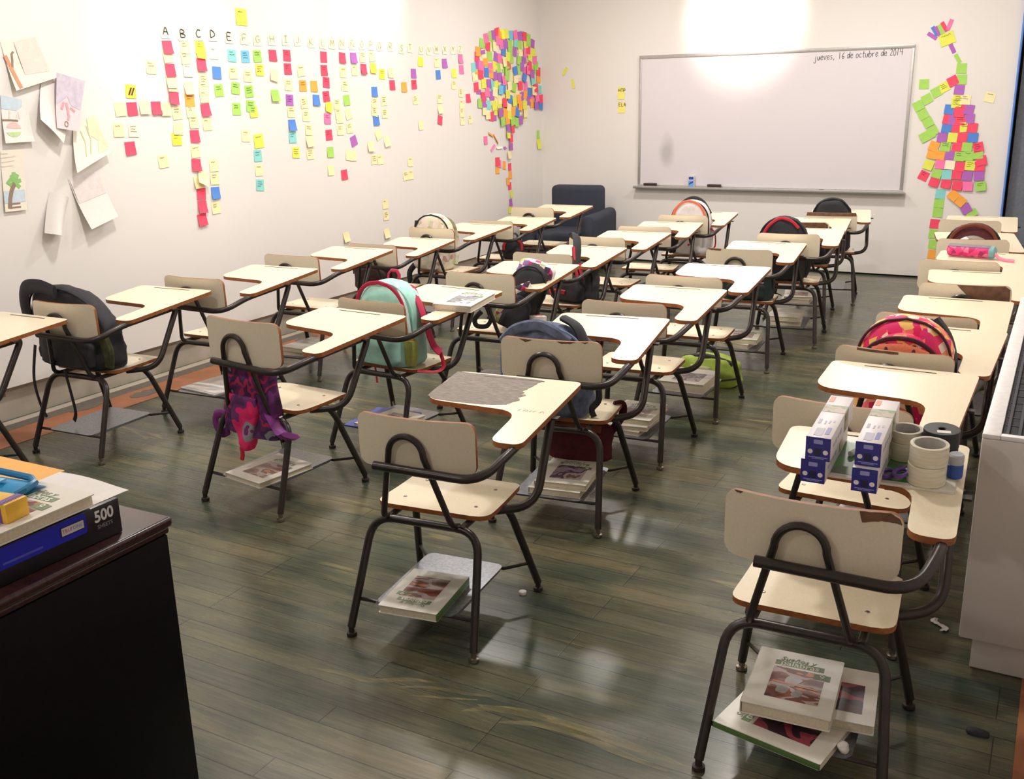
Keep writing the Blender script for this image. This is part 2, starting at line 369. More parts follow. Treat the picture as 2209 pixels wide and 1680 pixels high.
# blue-lit reveal and dark opening at the right end of the back wall
b = MB(); b.box((XE+.006, YW+.02, ZC/2), (.012, .11, ZC)); structure('trim_4', b, mat('blue_light_tinted_jamb', (92, 140, 226), .5), smooth=False)  # blue window light on the reveal is put into the jamb colour
b = MB(); b.box(((XE+XR)/2+.02, YW+.13, ZC/2), (XR-XE-.02, .02, ZC))
wn = structure('window_1', b, mat('dark_tinted_glass', (124, 130, 140), .12, var=.1), smooth=False)

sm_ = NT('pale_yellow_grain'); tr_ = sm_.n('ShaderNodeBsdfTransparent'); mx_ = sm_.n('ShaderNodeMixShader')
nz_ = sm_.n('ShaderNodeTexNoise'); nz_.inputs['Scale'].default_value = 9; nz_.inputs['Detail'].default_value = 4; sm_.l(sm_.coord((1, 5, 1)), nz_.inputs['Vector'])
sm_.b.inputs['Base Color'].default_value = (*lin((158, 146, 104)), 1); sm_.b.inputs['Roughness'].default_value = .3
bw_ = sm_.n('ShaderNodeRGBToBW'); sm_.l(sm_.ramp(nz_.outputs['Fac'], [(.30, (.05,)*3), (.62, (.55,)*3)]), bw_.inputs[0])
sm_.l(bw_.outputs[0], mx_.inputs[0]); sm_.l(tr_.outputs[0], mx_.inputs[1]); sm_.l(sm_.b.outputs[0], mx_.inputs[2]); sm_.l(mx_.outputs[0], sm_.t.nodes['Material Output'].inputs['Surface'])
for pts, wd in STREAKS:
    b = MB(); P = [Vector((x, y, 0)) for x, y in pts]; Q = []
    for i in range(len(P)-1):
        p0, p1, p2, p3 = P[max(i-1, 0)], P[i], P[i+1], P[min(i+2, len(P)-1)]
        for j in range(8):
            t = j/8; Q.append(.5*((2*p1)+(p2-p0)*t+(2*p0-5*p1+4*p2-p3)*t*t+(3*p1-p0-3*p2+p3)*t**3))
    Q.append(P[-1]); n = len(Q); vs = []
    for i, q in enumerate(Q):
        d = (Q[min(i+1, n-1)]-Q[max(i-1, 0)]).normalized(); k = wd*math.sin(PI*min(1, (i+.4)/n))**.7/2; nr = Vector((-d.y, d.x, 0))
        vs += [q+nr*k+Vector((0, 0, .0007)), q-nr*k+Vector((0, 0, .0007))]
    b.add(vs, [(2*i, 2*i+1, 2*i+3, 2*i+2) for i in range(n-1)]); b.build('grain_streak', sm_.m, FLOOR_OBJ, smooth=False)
# ------------------------------------------------------------------ tablet arm chairs
TAB = [(-.168, .205), (-.172, .49), (.299, .49), (.299, -.067), (.196, -.067), (.188, .180)]
def tab_outline(): return [(p.x, p.y) for p in fillet([(x, y, 0) for x, y in TAB], [.075, .035, .028, .035, .045, .075], 6, True)]
def tab_z(x, y): return .6735 - .0407*(.49-y)/.557
def seat_z(y): return -.010*max(0, (y-.15)/.07)**2 - .004*math.cos((y-.06)/.30*PI)
def make_chair(key, x, y, rz, sc, label, braise=0., patches=(), tabpatch=None, pencil=True, top=None):
    t = thing('tablet_arm_chair', label, 'school chair', (x, y, 0), rz, 'tablet-arm chairs in four columns', sc)
    # seat: rounded moulded plywood, wider at the back
    m = MB(); out = round_poly([(-.196, -.095), (.196, -.095), (.185, .225), (-.185, .225)], .055, 6)
    ys = sorted({round(-.095+.32*i/14, 4) for i in range(15)})
    def xr(yy):
        xs = []
        n = len(out)
        for i in range(n):
            (x0, y0), (x1, y1) = out[i], out[(i+1) % n]
            if (y0-yy)*(y1-yy) <= 0 and abs(y1-y0) > 1e-9: xs.append(x0+(x1-x0)*(yy-y0)/(y1-y0))
        return (min(xs), max(xs)) if xs else (0, 0)
    rows = []
    for yy in [-.0949, -.090, -.082, -.070, -.055, -.03, 0, .05, .10, .14, .165, .185, .20, .212, .220, .2249]:
        a, c = xr(yy); rows.append((a, c, yy))
    vs = []
    for a, c, yy in rows: vs += [(a, yy, .396+seat_z(yy)), (c, yy, .396+seat_z(yy)), (c, yy, .381+seat_z(yy)), (a, yy, .381+seat_z(yy))]
    n = len(rows)
    m.add(vs, [(4*i, 4*i+1, 4*i+5, 4*i+4) for i in range(n-1)]+[(4*i+3, 4*i+7, 4*i+6, 4*i+2) for i in range(n-1)], 0)
    m.add(vs, [(4*i+1, 4*i+2, 4*i+6, 4*i+5) for i in range(n-1)]+[(4*i, 4*i+4, 4*i+7, 4*i+3) for i in range(n-1)]+[(0, 3, 2, 1), (4*n-4, 4*n-3, 4*n-2, 4*n-1)], 1)
    seat = m.build('seat', [LAM, EDGE], t, ang=30)
    for sx in (-.125, .125):
        for sy in (-.02, .13):
            m = MB(); m.lathe([(.0001, .0022), (.005, .0018), (.0065, 0)], (sx, sy, .396+seat_z(sy)), 10); m.build('screw', CHROME, seat)
    # backrest: panel curved towards the sitter
    def ybk(u, z): return -.187+.030*(u/.196)**2-.02*(z-.634)
    m = MB(); Z0, Z1 = .5507+braise, .7169+braise*1.25; rad = .032; N = 26; cols = []
    for i in range(N+1):
        u = -.196*math.cos(PI*i/N); e = .196-abs(u)
        cut = rad-math.sqrt(max(0, rad*rad-(rad-e)**2)) if e < rad else 0
        cols.append((u, Z0+cut, Z1-cut))
    vs = []
    th = .0125
    for u, a, c in cols: vs += [(u, ybk(u, a), a), (u, ybk(u, c), c), (u, ybk(u, c)+th, c), (u, ybk(u, a)+th, a)]
    m.add(vs, [(4*i, 4*i+4, 4*i+5, 4*i+1) for i in range(N)], 0)
    m.add(vs, [(4*i+3, 4*i+2, 4*i+6, 4*i+7) for i in range(N)], 0)
    m.add(vs, [(4*i+1, 4*i+5, 4*i+6, 4*i+2) for i in range(N)]+[(4*i, 4*i+3, 4*i+7, 4*i+4) for i in range(N)]+[(0, 1, 2, 3), (4*N, 4*N+3, 4*N+2, 4*N+1)], 1)
    bk = m.build('backrest', [LAMB, EDGE], t, ang=30)
    # bare patches where the laminate has broken off the rear face
    for poly in patches:
        m = MB(); k = len(poly)
        pts = []
        for i in range(k):
            (u0, z0), (u1, z1) = poly[i], poly[(i+1) % k]
            for j in range(6): q = j/6; pts.append((u0+(u1-u0)*q, z0+(z1-z0)*q+(.0025*noise.noise(Vector((u0*90+j, z0*50, i))) if 0 < j else 0)))
        bm = bmesh.new(); vv = [bm.verts.new((u, 0, z)) for u, z in pts]; bm.faces.new(vv)
        bmesh.ops.triangulate(bm, faces=bm.faces[:]); bmesh.ops.subdivide_edges(bm, edges=bm.edges[:], cuts=3, use_grid_fill=True)
        for v in bm.verts: v.co.y = ybk(v.co.x, v.co.z+braise)-.0008; v.co.z += braise
        m.frombm(bm); m.build('bare_patch', BROWNP, bk)
    # writing tablet
    o = tab_outline(); m = MB()
    m.plate(o, -.017, 0, 0, 1, zf=tab_z)
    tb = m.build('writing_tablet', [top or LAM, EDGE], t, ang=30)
    if pencil:
        m = MB(); m.box((.055, .462, tab_z(.055, .462)+.0005), (.23, .006, .001)); m.build('pencil_groove', GRAPH, tb, smooth=False)
    if tabpatch:
        m = MB(); pts = []; k = len(tabpatch)
        for i in range(k):
            a, c = tabpatch[i], tabpatch[(i+1) % k]; jag = a[2] if len(a) > 2 else 0
            for j in range(8):
                q = j/8; nz_ = jag*noise.noise(Vector((a[0]*60+j*1.7, a[1]*60, 3.1)))
                pts.append((a[0]+(c[0]-a[0])*q+nz_, a[1]+(c[1]-a[1])*q+nz_*.7))
        m.plate(pts, .0002, .0009, zf=tab_z); m.build('worn_bare_area', WORN, tb, smooth=False)
        m = MB()
        for q, st in enumerate(([(0, 0), (.2, .8), (.5, .9)], [(.8, .1), (1.1, .9), (1.5, .5), (1.2, 0)], [(1.9, 0), (2.0, .9)], [(2.4, .1), (2.7, .8), (3.1, .9)], [(3.5, 0), (3.8, .9), (4.2, .1)])):
            L = [(.185+.021*u, .185+.018*v) for u, v in smooth2(st)]; o_ = MB()
            vs = []
            for u, v in L: vs += [(u-.0012, v, tab_z(u, v)+.0006), (u+.0012, v, tab_z(u, v)+.0006)]
            m.add(vs, [(2*i, 2*i+1, 2*i+3, 2*i+2) for i in range(len(L)-1)])
        m.build('pencil_scribble', mat('grey_pencil_line', (170, 156, 140), .7), tb, smooth=False)
    # tubular frame
    def leg(s, front):
        m = MB()
        if front: P = [(s*.226, .235, .030), (s*.168, .115, .362), (0, .115, .362)]
        else: P = [(s*.212, -.250, .030), (s*.182, -.125, .362), (0, -.125, .362)]
        m.tube(fillet(P, [0, .075, 0], 7), .0128, 10); L = m.build('leg', FRAME, t)
        x0, y0 = P[0][0], P[0][1]
        m = MB(); m.lathe([(.009, .032), (.009, .014), (.016, .012), (.0165, .003), (.012, 0), (.0001, 0)], (x0, y0, 0), 14, 0)
        m.build('foot_glide', RUBBER if (s > 0) == front else CHROME, L)
    for f in (True, False):
        for s in (-1, 1): leg(s, f)
    for s in (-1, 1):
        m = MB(); m.tube([(s*.128, -.135, .366), (s*.128, .125, .366)], .0105, 8); m.build('seat_rail', FRAME, t)
    # rods looping up behind the backrest
    br = braise
    m = MB(); arc = [(.058*math.cos(a), -.200, .609+br+.058*math.sin(a)) for a in [PI*i/14 for i in range(15)]]
    P = [(.118, -.108, .362), (.118, -.150, .378)]+arc+[(-.118, -.150, .378), (-.118, -.108, .362)]
    P = [(p[0]-.012, p[1], p[2]) for p in P]
    m.tube(fillet(P[:2]+[P[2]], .03, 4)[:-1]+P[2:17]+fillet([P[16]]+P[17:], .03, 4)[1:], .0098, 9); m.build('back_hoop', FRAME, t)
    # arm tube: bar behind the back, under the tablet, down to the seat
    m = MB()
    P = [(-.108, -.224, .574+br*.7), (.235, -.222, .566+br*.5), (.272, -.085, .612), (.276, .255, .634), (.284, .085, .378), (.150, .02, .366)]
    m.tube(fillet(P, [0, .11, .05, .035, .10, 0], 8), .0138, 10); m.build('arm_tube', FRAME, t)
    m = MB(); m.box((.22, .20, .6355), (.20, .03, .006)); m.build('tablet_bracket', FRAME, tb, smooth=False)
    # book rack with its cross bars
    m = MB(); m.tube([(-.197, -.212, .113), (.197, -.212, .113)], .006, 7); m.build('rear_crossbar', FRAME, t)
    m = MB(); m.tube([(-.210, .205, .113), (-.145, .135, .113), (.145, .135, .113), (.210, .205, .113)], .006, 7); m.build('front_crossbar', FRAME, t)
    m = MB(); m.plate(round_poly([(-.136, -.225), (.136, -.225), (.140, .150), (-.140, .150)], [0]*0 or .03, 5), .116, .119)
    for s in (-1, 1): m.box((s*.134, -.04, .1115), (.003, .33, .010))
    m.build('book_rack', RACKM, t, ang=30)
    return t
CH = {}
def deg(a): return math.radians(a)
#   key: x, y, yaw, scale, label, options
worn_tab = [(-.165, .235, .008), (-.172, .482), (.165, .474, .012), (.135, .36, .02), (.155, .28, .02), (.125, .225, .008), (.05, .206), (-.06, .206), (-.13, .212)]
CHAIRS = {
 'L1': (-4.13, 2.334, 1.6, 1., 'chair cut off by the left picture edge, only its writing tablet and leg in view', {}),
 'L2': (-3.982, 3.06, 3.6, 1.015, 'chair by the left wall with a black backpack slumped behind its backrest', {}),
 'L3': (-3.905, 3.785, 2.4, 1.02, 'chair by the left wall with loose paper sheets on its rack', {}),
 'L4': (-3.967, 4.607, 2.7, 1.01, 'empty chair by the left wall next before the brown bag chair', {}),
 'L5': (-3.943, 5.351, 3.2, .965, 'chair by the left wall carrying a dark brown bag', {}),
 'L6': (-3.924, 6.055, -1.4, .994, 'chair by the left wall carrying the pale floral backpack', {}),
 'L7': (-3.856, 6.76, 3., .96, 'chair by the left wall with a small dark bag, nearest the note-tree trunk', {}),
 'L8': (-3.881, 7.497, 2.8, .994, 'chair by the left wall right in front of the navy armchair', {}),
 'M1': (-2.761, 2.958, -3.2, 1.02, 'chair with a purple and pink butterfly sack hanging under its backrest', dict(braise=.033)),
 'M2': (-2.694, 3.699, -4.1, 1., 'chair with the mint green backpack and a white book on its tablet', {}),
 'M3': (-2.604, 4.484, 3.6, 1.01, 'chair with the checked backpack lolling over its tablet', {}),
 'M4': (-2.662, 5.308, 1.5, .985, 'chair with the black and red backpack leaning on its tablet', {}),
 'M5': (-2.631, 6.02, 2., .994, 'bare chair right behind the black and red backpack chair of the second column', {}),
 'M6': (-2.593, 6.72, 6.9, .976, 'bare chair right in front of the white backpack chair', {}),
 'M7': (-2.55, 7.42, 4.9, .983, 'last chair of its column below the whiteboard, carrying a white backpack', {}),
 'N1': (-1.588, 2.386, 5.8, .98, 'nearest middle chair with a tablet worn to bare grey board', dict(tabpatch=worn_tab)),
 'N2': (-1.627, 3.333, 7.1, 1.01, 'chair with a blue denim backpack showing above its chipped backrest', dict(patches=[[(-.115, .715), (-.06, .715), (-.088, .703)], [(.035, .7155), (.105, .7155), (.085, .708), (.05, .708)], [(.125, .7155), (.15, .7155), (.138, .709)]])),
 'N3': (-1.648, 4.108, 2.7, 1., 'empty chair behind the denim backpack chair, thick white book on its rack', {}),
 'N4': (-1.626, 4.825, 2.6, 1., 'chair with a glaring white tablet and a lime bag lying on the floor below it', dict(top=LAM_GLARE)),
 'N5': (-1.649, 5.84, 4.6, .99, 'chair with laminate broken off its top left backrest corner', dict(patches=[[(-.19, .712), (-.155, .7165), (-.10, .7165), (-.102, .706), (-.165, .705)]])),
 'N6': (-1.542, 6.548, 6.4, 1., 'chair carrying the round black backpack with a red arch', {}),
 'N7': (-1.641, 7.32, 5.9, .975, 'chair whose backrest is bare brown on its right half, below the whiteboard', dict(patches=[[(-.01, .716), (.165, .716), (.188, .70), (.192, .62), (.192, .57), (.0, .57), (.01, .66)]])),
 'N8': (-1.586, 8.02, 9.8, .966, 'farthest middle chair carrying the plain black backpack', dict(patches=[[(-.185, .7165), (.185, .7165), (.19, .69), (-.19, .69)]])),
 'R1': (-.421, 2.253, 2.3, .987, 'nearest right-hand chair with blue-ended boxes on its tablet', dict(patches=[[(.105, .7165), (.168, .7165), (.188, .703), (.193, .69), (.178, .694), (.15, .697), (.112, .690)], [(-.175, .7165), (-.152, .7165), (-.158, .711), (-.168, .711)]])),
 'R2': (-.491, 2.985, -1.6, 1., 'empty chair between the blue box stacks and the orange-pink backpack', {}),
 'R3': (-.452, 3.69, -2.3, 1., 'chair carrying the orange and pink backpack', dict(patches=[[(-.12, .7165), (.02, .7165), (.02, .708), (-.12, .708)]])),
 'R4': (-.440, 4.392, 0., .98, 'chair just behind the orange and pink backpack, right by the heater', {}),
 'R5': (-.372, 5.09, 5., 1., 'right-hand chair whose backrest is half bare brown board', dict(patches=[[(-.035, .716), (.165, .716), (.188, .70), (.192, .58), (.17, .56), (.03, .56), (.02, .66), (-.02, .70)]])),
 'R6': (-.446, 5.79, -1.6, 1., 'right-hand chair with a pink pencil case on its tablet', {}),
 'R7': (-.479, 6.6, 9.9, 1.01, 'right-hand chair carrying the maroon and grey backpack', {}),
 'R8': (-.564, 7.626, 3., 1., 'farthest right-hand chair, close to the note figure on the wall', {}),
}
for k, (x, y, a, s, lab, opt) in CHAIRS.items(): CH[k] = make_chair(k, x, y, deg(a), s, lab, **opt)
def onchair(k, x, y, z, rz=0.):
    cx, cy, a, s = CHAIRS[k][:4]
    return Tm(cx, cy) @ Rz(deg(a)) @ Matrix.Scale(s, 4) @ Tm(x, y, z) @ Rz(rz)
def worldof(k, x, y, z):
    cx, cy, a, s = CHAIRS[k][:4]; a = deg(a)
    return Vector((cx+s*(math.cos(a)*x-math.sin(a)*y), cy+s*(math.sin(a)*x+math.cos(a)*y), s*z)), a

# ------------------------------------------------------------------ wall things: whiteboard
def whiteboard():
    t = thing('whiteboard', 'large white dry-erase board in an aluminium frame on the back wall', 'whiteboard', (-2.465, YW, 1.337))
    M = basis((0, 0, 0), (1, 0, 0), (0, 0, 1)); t.matrix_basis = onB(-2.465, 1.337)
    W2, H2 = 1.222, .605
    tm = NT('whiteboard_enamel'); v = tm.coord()
    # a rubbed grey smear near the lower left corner
    mp = tm.n('ShaderNodeMapping'); mp.inputs['Location'].default_value = (.93*1, .27, 0); tm.l(tm.n('ShaderNodeTexCoord').outputs['Object'], mp.inputs['Vector'])
    mp2 = tm.n('ShaderNodeMapping'); mp2.inputs['Rotation'].default_value = (0, 0, .55); mp2.inputs['Scale'].default_value = (8.5, 4.2, 1); tm.l(mp.outputs[0], mp2.inputs['Vector'])
    ln = tm.n('ShaderNodeVectorMath', operation='LENGTH'); tm.l(mp2.outputs[0], ln.inputs[0])
    nz = tm.n('ShaderNodeTexNoise'); nz.inputs['Scale'].default_value = 6; tm.l(v, nz.inputs['Vector'])
    f = tm.math('ADD', ln.outputs['Value'], tm.math('MULTIPLY', nz.outputs['Fac'], .5))
    tm.l(tm.ramp(f, [(.45, lin((186, 180, 184))), (1., lin((222, 215, 221)))]), tm.b.inputs['Base Color'])
    tm.b.inputs['Roughness'].default_value = .30; tm.b.inputs['Specular IOR Level'].default_value = .6; tm.b.inputs['Coat Weight'].default_value = 1.; tm.b.inputs['Coat Roughness'].default_value = .42; tm.b.inputs['Coat IOR'].default_value = 1.8
    b = MB(); b.box((0, 0, .008), (2*W2-.02, 2*H2-.02, .012)); b.build('writing_surface', tm.m, t, smooth=False)
    AL = mat('aluminium_frame', (186, 182, 180), .4, metal=.5, var=.05)
    for nm, c, d in (('frame_rail', (0, H2-.012, .011), (2*W2, .03, .022)), ('frame_rail', (0, -H2+.010, .011), (2*W2, .026, .022)),
                     ('frame_rail', (-W2+.013, 0, .011), (.026, 2*H2-.05, .022)), ('frame_rail', (W2-.013, 0, .011), (.026, 2*H2-.05, .022))):
        b = MB(); b.bbox(c, d, .004); b.build(nm, AL, t)
    b = MB(); b.bbox((0, -H2-.006, .04), (2*W2+.05, .012, .075), .004); b.bbox((0, -H2+.002, .077), (2*W2+.05, .022, .006), .002); b.build('marker_tray', AL, t)
    b = MB(); write(b, 'jueves, 16 de octubre de 2014', .405, .508, .052, .44, .07, .0045, .0150, .03); b.build('handwriting', mat('black_marker', (74, 64, 68), .5), t, smooth=False)
    return t
whiteboard()
def eraser(x, lab):
    t = thing('board_eraser', lab, 'eraser', group='felt erasers on the marker tray', M=onB(x, 1.337-.605, .048))
    b = MB(); b.bbox((0, .030, 0), (.125, .018, .045), .004); b.build('eraser_back', mat('dark_eraser_plastic', (58, 48, 48), .5), t)
    b = MB(); b.bbox((0, .0115, 0), (.12, .021, .042), .004); b.build('felt_pad', mat('brown_felt', (86, 62, 58), .9), t)
def backx(px): return -3.677+(px-1383)*(2.433/592)
eraser(-3.545, 'dark felt eraser on the tray in the left corner of the whiteboard'); eraser(-2.907, 'dark felt eraser on the tray right of the blue box')
t = thing('cleaner_box', 'small blue and white upright carton on the whiteboard tray', 'carton', M=onB(-3.129, 1.337-.604, .044))
b = MB(); b.box((0, .056, 0), (.050, .112, .035)); b.build('carton_body', mat('white_card', (226, 226, 232), .6), t, smooth=False)
b = MB(); b.box((0, .040, .0178), (.050, .062, .001)); b.build('light_blue_panel', mat('sky_blue_print', (112, 170, 226), .5), t, smooth=False)
b = MB(); b.box((0, .092, .0178), (.046, .026, .001)); b.plate([(-.02, .03), (.02, .05), (.02, .066), (-.02, .046)], .018, .0186); b.build('dark_blue_print', mat('deep_blue_print', (52, 72, 168), .5), t, smooth=False)
t = thing('dry_erase_marker', 'thin grey marker with a black cap on the whiteboard tray', 'marker', M=onB(-1.88, 1.337-.605+.0085, .05))
b = MB(); b.cyl((-.02, 0, 0), (.075, 0, 0), .0068, 12); b.build('barrel', mat('grey_marker_barrel', (170, 168, 170), .4), t)
b = MB(); b.cyl((-.06, 0, 0), (-.018, 0, 0), .0075, 12); b.build('cap', mat('black_cap', (26, 24, 26), .4), t)
NKEEP = 35
